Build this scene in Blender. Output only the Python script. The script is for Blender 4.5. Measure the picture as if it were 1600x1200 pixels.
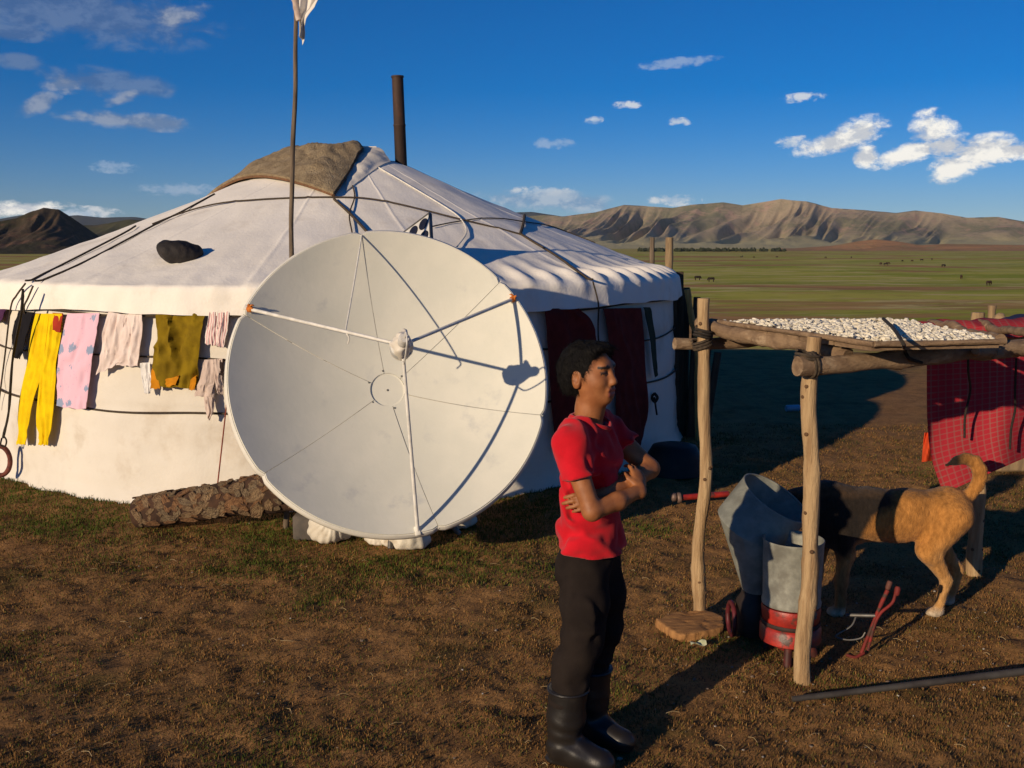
import bpy, math, random
import numpy as np
from mathutils import Vector, Matrix

random.seed(7)
rng = np.random.default_rng(7)
R = math.radians
scene = bpy.context.scene
for o in list(bpy.data.objects):
    bpy.data.objects.remove(o)
COL = scene.collection

# ------------------------------------------------------------------ camera
FPX = 1555.0                    # focal length in pixels of a 1600 px wide frame
CAMH = 1.70
PITCH = math.atan(215 / FPX)
cam_d = bpy.data.cameras.new('camera')
cam_d.sensor_width = 36.0
cam_d.lens = 36.0 * FPX / 1600.0
cam_d.clip_start = 0.05
cam_d.clip_end = 60000
cam = bpy.data.objects.new('camera', cam_d)
COL.objects.link(cam)
cam.location = (0, 0, CAMH)
cam.rotation_euler = (math.pi / 2 - PITCH, 0, 0)
scene.camera = cam

# ------------------------------------------------------------------ sun, sky, exposure
SUN_AZ, SUN_EL = R(40.5), R(14.2)     # azimuth in which the light travels (from +Y towards +X)
SDIR = np.array([math.sin(SUN_AZ) * math.cos(SUN_EL), math.cos(SUN_AZ) * math.cos(SUN_EL), -math.sin(SUN_EL)])
sun_d = bpy.data.lights.new('sun', 'SUN')
sun_d.energy = 4.3
sun_d.angle = R(0.53)
sun_d.color = (1.0, 0.80, 0.56)
sun = bpy.data.objects.new('sun', sun_d)
COL.objects.link(sun)
sun.rotation_euler = Vector(SDIR).to_track_quat('-Z', 'Y').to_euler()
sun.location = (-8, -8, 8)

scene.view_settings.view_transform = 'Standard'
scene.view_settings.look = 'None'
scene.view_settings.gamma = 1
scene.view_settings.exposure = 0.0
scene.view_settings.use_curve_mapping = False
scene.cycles.max_bounces = 6
scene.cycles.diffuse_bounces = 3
scene.cycles.glossy_bounces = 3
scene.cycles.transparent_max_bounces = 8


def ray(x, y):
    u = (x - 800) / FPX
    v = (600 - y) / FPX
    c, s = math.cos(PITCH), math.sin(PITCH)
    return np.array([u, c + v * s, -s + v * c])


def at(x, y, Y):
    d = ray(x, y)
    return np.array([0, 0, CAMH]) + d * (Y / d[1])


def gnd(x, y, z=0.0):
    d = ray(x, y)
    return np.array([0, 0, CAMH]) + d * ((z - CAMH) / d[2])


# ---- world: Nishita sky with clouds placed by direction
world = bpy.data.worlds.new('World')
scene.world = world
world.use_nodes = True
wt = world.node_tree
for n in list(wt.nodes):
    wt.nodes.remove(n)


class NT:
    """small helper to write node graphs as expressions"""
    def __init__(s, tree):
        s.t = tree

    def node(s, kind, **kw):
        n = s.t.nodes.new(kind)
        for k, v in kw.items():
            setattr(n, k, v)
        return n

    def put(s, sock, v):
        if isinstance(v, bpy.types.NodeSocket):
            s.t.links.new(v, sock)
        elif v is not None:
            sock.default_value = v

    def math(s, op, a, b=None, c=None, clamp=False):
        n = s.node('ShaderNodeMath', operation=op, use_clamp=clamp)
        for i, v in enumerate((a, b, c)):
            if v is not None:
                s.put(n.inputs[i], v)
        return n.outputs[0]

    def mix(s, fac, a, b, mode='MIX'):
        n = s.node('ShaderNodeMix', data_type='RGBA', blend_type=mode)
        s.put(n.inputs[0], fac)
        for i, v in ((6, a), (7, b)):
            if isinstance(v, (tuple, list)) and len(v) == 3:
                v = (*v, 1)
            s.put(n.inputs[i], v)
        return n.outputs[2]

    def noise(s, vec, scale, detail=5, rough=.55, dist=0.0):
        n = s.node('ShaderNodeTexNoise')
        if vec is not None:
            s.t.links.new(vec, n.inputs['Vector'])
        n.inputs['Scale'].default_value = scale
        n.inputs['Detail'].default_value = detail
        n.inputs['Roughness'].default_value = rough
        n.inputs['Distortion'].default_value = dist
        return n.outputs['Fac']

    def mapping(s, vec, scale=(1, 1, 1), loc=(0, 0, 0), rot=(0, 0, 0)):
        n = s.node('ShaderNodeMapping')
        s.t.links.new(vec, n.inputs['Vector'])
        n.inputs['Scale'].default_value = scale
        n.inputs['Location'].default_value = loc
        n.inputs['Rotation'].default_value = rot
        return n.outputs[0]

    def smooth(s, x, a, b):
        n = s.node('ShaderNodeMapRange', interpolation_type='SMOOTHSTEP')
        s.put(n.inputs[0], x)
        n.inputs[1].default_value = a
        n.inputs[2].default_value = b
        return n.outputs[0]


W = NT(wt)
sky = W.node('ShaderNodeTexSky', sky_type='NISHITA')
sky.sun_disc = False
sky.sun_elevation = SUN_EL
sky.sun_rotation = SUN_AZ + math.pi
sky.altitude = 1500
sky.air_density = 1.0
sky.dust_density = 0.0
sky.ozone_density = 4.0
tc = W.node('ShaderNodeTexCoord')
sep = W.node('ShaderNodeSeparateXYZ')
wt.links.new(tc.outputs['Generated'], sep.inputs[0])
az = W.math('ARCTAN2', sep.outputs[0], sep.outputs[1])
hyp = W.math('SQRT', W.math('ADD', W.math('MULTIPLY', sep.outputs[0], sep.outputs[0]), W.math('MULTIPLY', sep.outputs[1], sep.outputs[1])))
el = W.math('ARCTAN2', sep.outputs[2], hyp)
comb = W.node('ShaderNodeCombineXYZ')
wt.links.new(az, comb.inputs[0])
wt.links.new(el, comb.inputs[1])
cv = W.mapping(comb.outputs[0], scale=(1, 1.7, 1))
n1 = W.noise(cv, 26, 7, .62, .25)
n2 = W.noise(W.mapping(comb.outputs[0], scale=(1, 1.6, 1), loc=(.004, -.009, 0)), 26, 7, .62, .25)
n3 = W.noise(cv, 85, 5, .68, .3)
# clouds: pixel centre, half sizes, tilt (deg), density, light colour, dark colour
GL = (.50, (.19, .25, .37), (.10, .15, .27))
GM = (.66, (.36, .39, .46), (.17, .23, .35))
WH = (1.0, (1.0, .97, .90), (.58, .61, .66))
WS = (.80, (.74, .76, .78), (.46, .57, .70))
WI = (.45, (.48, .57, .70), (.38, .49, .66))
LB = (.85, (.44, .53, .64), (.19, .33, .52))
CL = [(*c[:5], *c[5]) for c in (
    (120, 18, 200, 44, -3, GL), (165, 128, 90, 20, -4, GL), (28, 97, 34, 12, 0, GL), (20, 50, 60, 12, 0, GL),
    (100, 132, 32, 13, 4, GM), (205, 189, 98, 13, -2, GM), (190, 155, 26, 10, 20, GM), (60, 162, 34, 13, 30, GM), (290, 22, 40, 16, 10, GM),
    (1305, 222, 60, 16, 14, WH), (1345, 206, 38, 22, 15, WH), (1354, 244, 18, 16, 30, WH), (1420, 240, 52, 15, 18, WH), (1460, 205, 34, 28, -30, WH), (1478, 226, 40, 18, 0, WH), (1535, 238, 50, 24, 8, WH), (1492, 262, 40, 22, 25, WH), (1590, 236, 60, 12, 0, WH), (40, 326, 62, 12, 2, WH),
    (1238, 222, 26, 9, 5, WS), (1250, 153, 34, 7, 3, WS), (980, 164, 22, 6, 0, WS), (927, 188, 15, 6, 5, WS), (1062, 190, 20, 6, 0, WS), (845, 299, 55, 8, 0, WS), (1055, 313, 40, 9, 0, WS), (130, 332, 50, 9, 0, WS),
    (1060, 98, 60, 8, 4, WI), (862, 224, 34, 9, 0, WI), (178, 261, 32, 9, 0, WI), (290, 296, 70, 10, 0, WI),
    (860, 314, 110, 18, -3, LB))]
SKYK = 0.058
col = W.mix(1.0, sky.outputs[0], (SKYK * 1.05, SKYK * 1.12, SKYK * 1.42, 1), 'MULTIPLY')
hs = W.node('ShaderNodeHueSaturation')
hs.inputs['Saturation'].default_value = 1.28
wt.links.new(col, hs.inputs['Color'])
col = hs.outputs[0]
wob = W.math('MULTIPLY', W.math('SUBTRACT', n1, .5), 1.9)
wob2 = W.math('ADD', W.math('MULTIPLY', wob, .7), W.math('MULTIPLY', W.math('SUBTRACT', n3, .5), 2.6))
wob3 = W.math('ADD', W.math('MULTIPLY', wob, .85), W.math('MULTIPLY', W.math('SUBTRACT', n3, .5), 1.1))
shade = W.smooth(W.math('SUBTRACT', n1, n2), -.09, .10)
groups = {}
for (px, py, hx, hy, tilt, dens, lc, dc) in CL:
    d = ray(px, py)
    mp = W.node('ShaderNodeMapping', vector_type='TEXTURE')
    wt.links.new(comb.outputs[0], mp.inputs['Vector'])
    mp.inputs['Location'].default_value = (math.atan2(d[0], d[1]), math.atan2(d[2], math.hypot(d[0], d[1])), 0)
    mp.inputs['Rotation'].default_value = (0, 0, R(tilt))
    mp.inputs['Scale'].default_value = (1.25 * hx / FPX, 1.25 * hy / FPX, 1)
    gr = W.node('ShaderNodeTexGradient', gradient_type='SPHERICAL')
    wt.links.new(mp.outputs[0], gr.inputs[0])
    q = gr.outputs['Fac']
    key = (dens, lc, dc)
    groups[key] = W.math('MAXIMUM', groups[key], q) if key in groups else q
for (dens, lc, dc), q in groups.items():
    m = W.math('MULTIPLY', W.smooth(W.math('ADD', q, W.math('MULTIPLY', wob2 if lc in (WS[1], WI[1]) else (wob3 if lc == WH[1] else wob), W.smooth(q, 0, .2))), *((.10, .85) if lc in (WS[1], WI[1]) else (.10, .70))), dens)
    col = W.mix(m, col, W.mix(shade, dc, lc))
# thin scattered cloud everywhere else, as faint as in the part we look at
bg = W.node('ShaderNodeBackground')
wt.links.new(col, bg.inputs['Color'])
bg.inputs['Strength'].default_value = 1.0
world.cycles.sampling_method = 'MANUAL'
world.cycles.sample_map_resolution = 512
wo = W.node('ShaderNodeOutputWorld')
wt.links.new(bg.outputs[0], wo.inputs['Surface'])

# ------------------------------------------------------------------ helpers: objects


def prop(o, label=None, cat=None, group=None, kind=None):
    for k, v in (('label', label), ('category', cat), ('group', group), ('kind', kind)):
        if v:
            o[k] = v
    return o


def empty(name, loc, label, cat, group=None):
    o = bpy.data.objects.new(name, None)
    o.empty_display_size = .1
    COL.objects.link(o)
    o.location = loc
    return prop(o, label, cat, group)


def put(name, data, m=None, parent=None, smooth=True):
    """data = (verts, faces) in world coordinates -> one mesh object"""
    v, f = data[0], data[1]
    me = bpy.data.meshes.new(name)
    me.from_pydata([tuple(map(float, p)) for p in v], [], [tuple(map(int, q)) for q in f])
    if len(data) > 2 and data[2] is not None:           # uv per vertex
        uvl = me.uv_layers.new(name='UVMap')
        li = np.zeros(len(me.loops), dtype=np.int32)
        me.loops.foreach_get('vertex_index', li)
        uvl.data.foreach_set('uv', np.asarray(data[2], dtype=np.float32)[li].ravel())
    if len(data) > 3 and data[3] is not None:           # colour per vertex
        ca = me.color_attributes.new('Col', 'FLOAT_COLOR', 'POINT')
        c = np.ones((len(v), 4), dtype=np.float32)
        c[:, :3] = data[3]
        ca.data.foreach_set('color', c.ravel())
    if smooth:
        me.polygons.foreach_set('use_smooth', [True] * len(me.polygons))
    if m is not None:
        me.materials.append(m)
    me.update()
    if smooth:
        me.set_sharp_from_angle(angle=R(52))
    o = bpy.data.objects.new(name, me)
    COL.objects.link(o)
    if parent is not None:
        attach(o, parent)
    return o


def world_loc(o):
    m = Matrix.Translation(o.location)
    return (world_loc(o.parent) @ o.matrix_parent_inverse @ m) if o.parent else m


def attach(o, parent):
    o.parent = parent
    o.matrix_parent_inverse = world_loc(parent).inverted()


def join(*ds):
    V, F, U, n = [], [], [], 0
    hasuv = all(len(d) > 2 and d[2] is not None for d in ds)
    for d in ds:
        V.append(np.asarray(d[0], float))
        F += [tuple(int(i) + n for i in f) for f in d[1]]
        if hasuv:
            U.append(np.asarray(d[2], float))
        n += len(d[0])
    return (np.concatenate(V), F, np.concatenate(U)) if hasuv else (np.concatenate(V), F)


def unit(v):
    v = np.asarray(v, float)
    return v / (np.linalg.norm(v) + 1e-12)


def spline(P, n):
    """Catmull-Rom through points (any dimension)"""
    P = np.asarray(P, float)
    if len(P) < 3:
        t = np.linspace(0, 1, n)[:, None]
        return P[0] * (1 - t) + P[-1] * t
    Q = np.vstack([2 * P[0] - P[1], P, 2 * P[-1] - P[-2]])
    s = np.linspace(0, len(P) - 1 - 1e-9, n)
    i = s.astype(int)
    t = (s - i)[:, None]
    a, b, c, d = Q[i], Q[i + 1], Q[i + 2], Q[i + 3]
    return .5 * (2 * b + (c - a) * t + (2 * a - 5 * b + 4 * c - d) * t ** 2 + (3 * b - a - 3 * c + d) * t ** 3)


def tube(path, rad, seg=8, cap=True, jitter=0.0, seed=0, flat=None):
    P = np.asarray(path, float)
    n = len(P)
    rad = np.broadcast_to(np.asarray(rad, float), (n,)) if np.ndim(rad) < 2 else rad
    T = np.gradient(P, axis=0)
    T /= np.linalg.norm(T, axis=1)[:, None] + 1e-12
    up = np.array([0, 0, 1.]) if abs(T[0][2]) < .9 else np.array([1., 0, 0])
    N = unit(np.cross(up, T[0]))
    r2 = np.random.default_rng(seed)
    ph = r2.uniform(0, 6.28, 6)
    V = []
    for i in range(n):
        N = unit(N - T[i] * (N @ T[i]))
        B = np.cross(T[i], N)
        a = np.arange(seg) / seg * 2 * math.pi
        r = rad[i] * np.ones(seg)
        if jitter:
            s = i / max(1, n - 1)
            r = r * (1 + jitter * (np.sin(2 * a + ph[0] + 5 * s) * .6 + np.sin(3 * a + ph[1] - 9 * s) * .4 + .7 * math.sin(ph[2] + 23 * s) + .5 * math.sin(ph[3] + 51 * s) + r2.normal(0, .25, seg)))
        V.append(P[i] + (np.cos(a) * r)[:, None] * N + (np.sin(a) * r)[:, None] * B)
    V = np.concatenate(V)
    F = []
    for i in range(n - 1):
        for k in range(seg):
            F.append((i * seg + k, i * seg + (k + 1) % seg, (i + 1) * seg + (k + 1) % seg, (i + 1) * seg + k))
    if cap:
        F.append(tuple(range(seg - 1, -1, -1)))
        F.append(tuple((n - 1) * seg + k for k in range(seg)))
    return V, F


def lathe(prof, seg=24, center=(0, 0, 0), axis=(0, 0, 1), closed=False):
    ax = unit(axis)
    x = unit(np.cross(ax, [0, 1, 0] if abs(ax[1]) < .9 else [1, 0, 0]))
    y = np.cross(ax, x)
    a = np.arange(seg) / seg * 2 * math.pi
    V = []
    for r, z in prof:
        V.append(np.asarray(center) + z * ax + r * (np.cos(a)[:, None] * x + np.sin(a)[:, None] * y))
    n = len(prof)
    F = []
    for i in range(n - 1 if not closed else n):
        j = (i + 1) % n
        for k in range(seg):
            F.append((i * seg + k, i * seg + (k + 1) % seg, j * seg + (k + 1) % seg, j * seg + k))
    if not closed:
        F.append(tuple(range(seg - 1, -1, -1)))
        F.append(tuple((n - 1) * seg + k for k in range(seg)))
    return np.concatenate(V), F


def box(c, s, rot=None, bev=0.0):
    c = np.asarray(c, float)
    h = np.asarray(s, float) / 2
    b = min(bev, h.min() * .9)
    if b <= 0:
        V = np.array([[x, y, z] for x in (-1, 1) for y in (-1, 1) for z in (-1, 1)], float) * h
        F = [(0, 1, 3, 2), (4, 6, 7, 5), (0, 4, 5, 1), (2, 3, 7, 6), (0, 2, 6, 4), (1, 5, 7, 3)]
    else:
        V, idx = [], {}
        for x in (-1, 1):
            for y in (-1, 1):
                for z in (-1, 1):
                    for a in range(3):
                        p = np.array([x, y, z], float) * (h - b)
                        p[a] += (x, y, z)[a] * b
                        idx[(x, y, z, a)] = len(V)
                        V.append(p)
        F = []
        for a in range(3):
            o = [k for k in range(3) if k != a]
            for s_ in (-1, 1):
                q = []
                for (i, j) in ((-1, -1), (1, -1), (1, 1), (-1, 1)):
                    t = [0, 0, 0]
                    t[a] = s_
                    t[o[0]] = i
                    t[o[1]] = j
                    q.append(idx[(*t, a)])
                F.append(tuple(q))
        for a in range(3):
            o = [k for k in range(3) if k != a]
            for i in (-1, 1):
                for j in (-1, 1):
                    q = []
                    for (s_, w) in ((-1, o[0]), (1, o[0]), (1, o[1]), (-1, o[1])):
                        t = [0, 0, 0]
                        t[a] = s_
                        t[o[0]] = i
                        t[o[1]] = j
                        q.append(idx[(*t, w)])
                    F.append(tuple(q))
        for x in (-1, 1):
            for y in (-1, 1):
                for z in (-1, 1):
                    F.append(tuple(idx[(x, y, z, a)] for a in range(3)))
        V = np.array(V)
    if rot is not None:
        V = V @ np.array(rot).T
    return V + c, F


def grid(P, thick=0.0, uv=True, closed_u=False):
    """P (nv,nu,3) surface -> quads; with thickness a closed shell"""
    nv, nu = P.shape[:2]
    V = P.reshape(-1, 3)
    F = []
    lim = nu if closed_u else nu - 1
    for j in range(nv - 1):
        for i in range(lim):
            k = (i + 1) % nu
            F.append((j * nu + i, j * nu + k, (j + 1) * nu + k, (j + 1) * nu + i))
    uu, vv = np.meshgrid(np.linspace(0, 1, nu), np.linspace(0, 1, nv))
    U = np.stack([uu, vv], -1).reshape(-1, 2)
    if thick:
        du = np.gradient(P, axis=1)
        dv = np.gradient(P, axis=0)
        N = np.cross(du, dv)
        N /= np.linalg.norm(N, axis=-1, keepdims=True) + 1e-9
        V2 = (P + N * thick).reshape(-1, 3)
        n = len(V)
        F2 = [tuple(x + n for x in reversed(f)) for f in F]
        E = []
        for i in range(lim):
            k = (i + 1) % nu
            E.append((k, i, i + n, k + n))
            a, b = (nv - 1) * nu + i, (nv - 1) * nu + k
            E.append((a, b, b + n, a + n))
        if not closed_u:
            for j in range(nv - 1):
                E.append((j * nu, (j + 1) * nu, (j + 1) * nu + n, j * nu + n))
                a, b = j * nu + nu - 1, (j + 1) * nu + nu - 1
                E.append((b, a, a + n, b + n))
        V = np.concatenate([V, V2])
        F = F + F2 + E
        U = np.concatenate([U, U])
    return V, F, U


# ------------------------------------------------------------------ helpers: noise and implicit surfaces
_T3 = rng.random((32, 32, 32)).astype(np.float32)


def vn3(P, s=1.0, o=0.0):
    Q = np.asarray(P, dtype=np.float32) * s + o + 1000
    i = np.floor(Q).astype(np.int32)
    f = Q - i
    f = f * f * (3 - 2 * f)
    i &= 31
    j = (i + 1) & 31
    x0, y0, z0 = i[..., 0], i[..., 1], i[..., 2]
    x1, y1, z1 = j[..., 0], j[..., 1], j[..., 2]
    fx, fy, fz = f[..., 0], f[..., 1], f[..., 2]
    a = _T3[x0, y0, z0] * (1 - fx) + _T3[x1, y0, z0] * fx
    b = _T3[x0, y1, z0] * (1 - fx) + _T3[x1, y1, z0] * fx
    c = _T3[x0, y0, z1] * (1 - fx) + _T3[x1, y0, z1] * fx
    d = _T3[x0, y1, z1] * (1 - fx) + _T3[x1, y1, z1] * fx
    return ((a * (1 - fy) + b * fy) * (1 - fz) + (c * (1 - fy) + d * fy) * fz) * 2 - 1


def fbm(P, s=1.0, oct=4, o=0.0, gain=.5):
    r, a = 0, 1.0
    for k in range(oct):
        r = r + a * vn3(P, s * 2.03 ** k, o + 17.3 * k)
        a *= gain
    return r


def xyz(x, y, z=0.0):
    return np.stack(np.broadcast_arrays(np.asarray(x, float), np.asarray(y, float), np.asarray(z, float)), -1)


class SDF:
    def __init__(s, lo, hi, h):
        s.lo, s.h = np.asarray(lo, float), h
        s.n = np.ceil((np.asarray(hi, float) - s.lo) / h).astype(int) + 1
        s.F = np.full(s.n, .5, dtype=np.float32)

    def _sl(s, lo, hi):
        a = np.clip(np.floor((np.asarray(lo) - s.lo) / s.h).astype(int), 0, s.n - 1)
        b = np.clip(np.ceil((np.asarray(hi) - s.lo) / s.h).astype(int) + 1, 1, s.n)
        if (b <= a).any():
            return None, None
        sl = tuple(slice(x, y) for x, y in zip(a, b))
        ax = [s.lo[k] + s.h * np.arange(a[k], b[k]) for k in range(3)]
        P = np.stack(np.meshgrid(*ax, indexing='ij'), -1).astype(np.float32)
        return sl, P

    def op(s, fn, lo, hi, k=.02, mode='add'):
        pad = k + 3 * s.h
        sl, P = s._sl(np.asarray(lo) - pad, np.asarray(hi) + pad)
        if sl is None:
            return s
        d = fn(P)
        f = s.F[sl]
        if mode == 'add':
            h = np.maximum(k - np.abs(f - d), 0) / max(k, 1e-6)
            s.F[sl] = np.minimum(f, d) - h * h * k * .25
        else:
            d = -d
            h = np.maximum(k - np.abs(f - d), 0) / max(k, 1e-6)
            s.F[sl] = np.maximum(f, d) + h * h * k * .25
        return s

    def cap(s, a, b, ra, rb=None, k=.02, mode='add', sc=(1, 1, 1)):
        rb = ra if rb is None else rb
        sc = np.asarray(sc, float)
        a, b = np.asarray(a, float), np.asarray(b, float)
        rm = max(ra, rb) / sc.min()
        A, B = a * sc, b * sc
        ab = B - A

        def fn(P):
            Q = P * sc
            t = np.clip(((Q - A) @ ab) / (ab @ ab + 1e-9), 0, 1)
            return (np.linalg.norm(Q - A - t[..., None] * ab, axis=-1) - (ra + (rb - ra) * t)) / sc.mean()
        return s.op(fn, np.minimum(a, b) - rm, np.maximum(a, b) + rm, k, mode)

    def chain(s, pts, rs, k=.02, sc=(1, 1, 1)):
        for i in range(len(pts) - 1):
            s.cap(pts[i], pts[i + 1], rs[i], rs[i + 1], k, sc=sc)
        return s

    def ell(s, c, r, k=.02, rot=None, mode='add'):
        c, r = np.asarray(c, float), np.asarray(r, float)
        Rm = np.eye(3) if rot is None else np.array(rot, float)

        def fn(P):
            Q = (P - c) @ Rm
            k0 = np.linalg.norm(Q / r, axis=-1)
            k1 = np.linalg.norm(Q / (r * r), axis=-1)
            return k0 * (k0 - 1) / (k1 + 1e-6)
        m = r.max()
        return s.op(fn, c - m, c + m, k, mode)

    def disp(s, fn, band=.04):
        m = np.abs(s.F) < band
        ijk = np.argwhere(m)
        P = s.lo + ijk * s.h
        s.F[m] += fn(P).astype(np.float32)
        return s

    def mesh(s, smooth=1):
        F = s.F
        n = s.n
        S = F < 0
        cnt = np.zeros(n - 1, dtype=np.int8)
        for a in (0, 1):
            for b in (0, 1):
                for c in (0, 1):
                    cnt += S[a:n[0] - 1 + a, b:n[1] - 1 + b, c:n[2] - 1 + c]
        act = (cnt > 0) & (cnt < 8)
        ijk = np.argwhere(act)
        idx = np.full(n - 1, -1, dtype=np.int64)
        idx[act] = np.arange(len(ijk))
        pos = np.zeros((len(ijk), 3))
        w = np.zeros(len(ijk))
        cor = [(a, b, c) for a in (0, 1) for b in (0, 1) for c in (0, 1)]
        for a in cor:
            for k in range(3):
                if a[k] == 0:
                    b = list(a)
                    b[k] = 1
                    fa = F[ijk[:, 0] + a[0], ijk[:, 1] + a[1], ijk[:, 2] + a[2]]
                    fb = F[ijk[:, 0] + b[0], ijk[:, 1] + b[1], ijk[:, 2] + b[2]]
                    m = (fa < 0) != (fb < 0)
                    t = np.where(m, fa / np.where(m, fa - fb, 1), 0)
                    q = np.array(a, float)[None].repeat(len(ijk), 0)
                    q[:, k] = t
                    pos += q * m[:, None]
                    w += m
        V = s.lo + s.h * (ijk + pos / w[:, None])
        Q = []
        for k in range(3):
            sl0 = [slice(1, -1)] * 3
            sl1 = [slice(1, -1)] * 3
            sl0[k] = slice(0, -1)
            sl1[k] = slice(1, None)
            a, b = S[tuple(sl0)], S[tuple(sl1)]
            e = np.argwhere(a != b)
            fl = a[tuple(e.T)]
            off = np.ones(3, int)
            off[k] = 0
            e = e + off
            o = [x for x in range(3) if x != k]
            u = np.zeros(3, int)
            u[o[0]] = 1
            v = np.zeros(3, int)
            v[o[1]] = 1
            c = [e - u - v, e - v, e, e - u]
            q = np.stack([idx[tuple(x.T)] for x in c], -1)
            if k == 1:
                fl = ~fl
            q[~fl] = q[~fl][:, ::-1]
            Q.append(q)
        Q = np.concatenate(Q)
        Q = Q[(Q >= 0).all(1)]
        for _ in range(smooth):
            acc = np.zeros_like(V)
            c2 = np.zeros(len(V))
            for i in range(4):
                a, b = Q[:, i], Q[:, (i + 1) % 4]
                np.add.at(acc, a, V[b])
                np.add.at(acc, b, V[a])
                np.add.at(c2, a, 1)
                np.add.at(c2, b, 1)
            V = V * .5 + .5 * acc / np.maximum(c2, 1)[:, None]
        return V, Q


# ------------------------------------------------------------------ helpers: materials


def M(name, base, var=None, scale=6, rough=.8, bump=0.0, bscale=60, stretch=(1, 1, 1), metal=0.0, detail=6,
      lo=.35, hi=.65, spec=.3, third=None, tscale=2.0, tlo=.55, thi=.75, attr=False, dist=.01, sheen=0, sub=0):
    m = bpy.data.materials.new(name)
    m.use_nodes = True
    T = NT(m.node_tree)
    p = m.node_tree.nodes['Principled BSDF']
    c = T.node('ShaderNodeTexCoord').outputs['Object']
    v = T.mapping(c, scale=stretch)
    nz = T.noise(v, scale, detail, .6)
    if attr:
        a = T.node('ShaderNodeVertexColor')
        a.layer_name = 'Col'
        col = T.mix(T.smooth(nz, lo, hi), a.outputs[0], T.mix(1.0, a.outputs[0], (*(var or (.7, .7, .7)), 1), 'MULTIPLY'))
    else:
        col = T.mix(T.smooth(nz, lo, hi), base, var if var else base)
    if third:
        col = T.mix(T.smooth(T.noise(v, tscale, 5, .65), tlo, thi), col, third)
    T.put(p.inputs['Base Color'], col)
    p.inputs['Roughness'].default_value = rough
    p.inputs['Metallic'].default_value = metal
    p.inputs['Specular IOR Level'].default_value = spec
    if sheen:
        p.inputs['Sheen Weight'].default_value = sheen
    if bump:
        b = T.node('ShaderNodeBump')
        b.inputs['Strength'].default_value = bump
        b.inputs['Distance'].default_value = dist
        T.put(b.inputs['Height'], T.noise(v, bscale, 6, .6))
        T.put(p.inputs['Normal'], b.outputs[0])
    return m


def tree_of(m):
    return NT(m.node_tree), m.node_tree.nodes['Principled BSDF']

# ------------------------------------------------------------------ ground: one sheet to the horizon
YC = np.array([-1.52, 9.3])        # yurt centre
YR = 3.05


def gz(x, y):
    """ground height: trampled terrace, then a slope down to the wide plain"""
    x, y = np.asarray(x, float), np.asarray(y, float)
    r = np.hypot(x, y)
    t = np.clip((r - 16) / 32, 0, 1)
    z = -8.6 * t * t * (3 - 2 * t)
    near = np.clip(1 - (r - 9) / 8, 0, 1)
    P = xyz(x, y, 0)
    z = z + near * (.010 * fbm(P, 3.2, 3, 3.0) + .0085 * fbm(P, 11.0, 3, 9.0) + .006 * vn3(P, 34.0, 5.0)) - near * .008
    far = np.clip((r - 60) / 200, 0, 1)
    z = z + far * .8 * fbm(P, .006, 3, 40.0)
    # mound of soil banked against the yurt's foot
    d = np.hypot(x - YC[0], y - YC[1]) - YR
    z = z + .03 * np.exp(-(d / .25) ** 2) * near
    return z


def graded(a, b, fine, lo, hi, g=1.16):
    c = list(np.arange(a, b + fine, fine))
    s = fine
    while c[-1] < hi:
        s *= g
        c.append(c[-1] + s)
    s = fine
    L = []
    p = a
    while p > lo:
        s *= g
        p -= s
        L.append(p)
    return np.array(L[::-1] + c)


gx = graded(-3.4, 3.4, .022, -14000, 14000, 1.13)
gy = graded(2.3, 7.6, .022, -300, 14000, 1.10)
X, Y = np.meshgrid(gx, gy)
V = np.stack([X, Y, gz(X, Y)], -1)
ny, nx = X.shape
me = bpy.data.meshes.new('ground')
a = (np.arange(ny - 1)[:, None] * nx + np.arange(nx - 1)[None]).ravel()
Q = np.stack([a, a + 1, a + nx + 1, a + nx], -1)
me.vertices.add(nx * ny)
me.vertices.foreach_set('co', V.reshape(-1).astype(np.float32))
me.loops.add(Q.size)
me.loops.foreach_set('vertex_index', Q.ravel().astype(np.int32))
me.polygons.add(len(Q))
me.polygons.foreach_set('loop_start', np.arange(0, Q.size, 4, dtype=np.int32))
me.polygons.foreach_set('use_smooth', [True] * len(Q))
me.update(calc_edges=True)
ground = bpy.data.objects.new('ground', me)
COL.objects.link(ground)
prop(ground, kind='structure')

gm = bpy.data.materials.new('steppe_soil_and_grass')
gm.use_nodes = True
G, gp = tree_of(gm)
pos = G.node('ShaderNodeNewGeometry').outputs['Position']
sx = G.node('ShaderNodeSeparateXYZ')
gm.node_tree.links.new(pos, sx.inputs[0])
rr = G.math('SQRT', G.math('ADD', G.math('MULTIPLY', sx.outputs[0], sx.outputs[0]), G.math('MULTIPLY', sx.outputs[1], sx.outputs[1])))
soil = G.mix(G.smooth(G.noise(pos, 5, 8, .65), .36, .64), (.36, .190, .070), (.25, .130, .050))
soil = G.mix(G.smooth(G.noise(pos, 70, 4, .7), .50, .72), soil, (.052, .032, .018))
soil = G.mix(G.smooth(G.noise(pos, 150, 3, .6), .62, .74), soil, (.30, .20, .10))
turf = G.mix(G.smooth(G.noise(pos, 40, 5, .7), .4, .6), (.085, .075, .022), (.045, .048, .014))
near = G.mix(G.math('MULTIPLY', G.smooth(G.noise(pos, 1.7, 6, .7, .4), .50, .66), .6), soil, turf)
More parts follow.
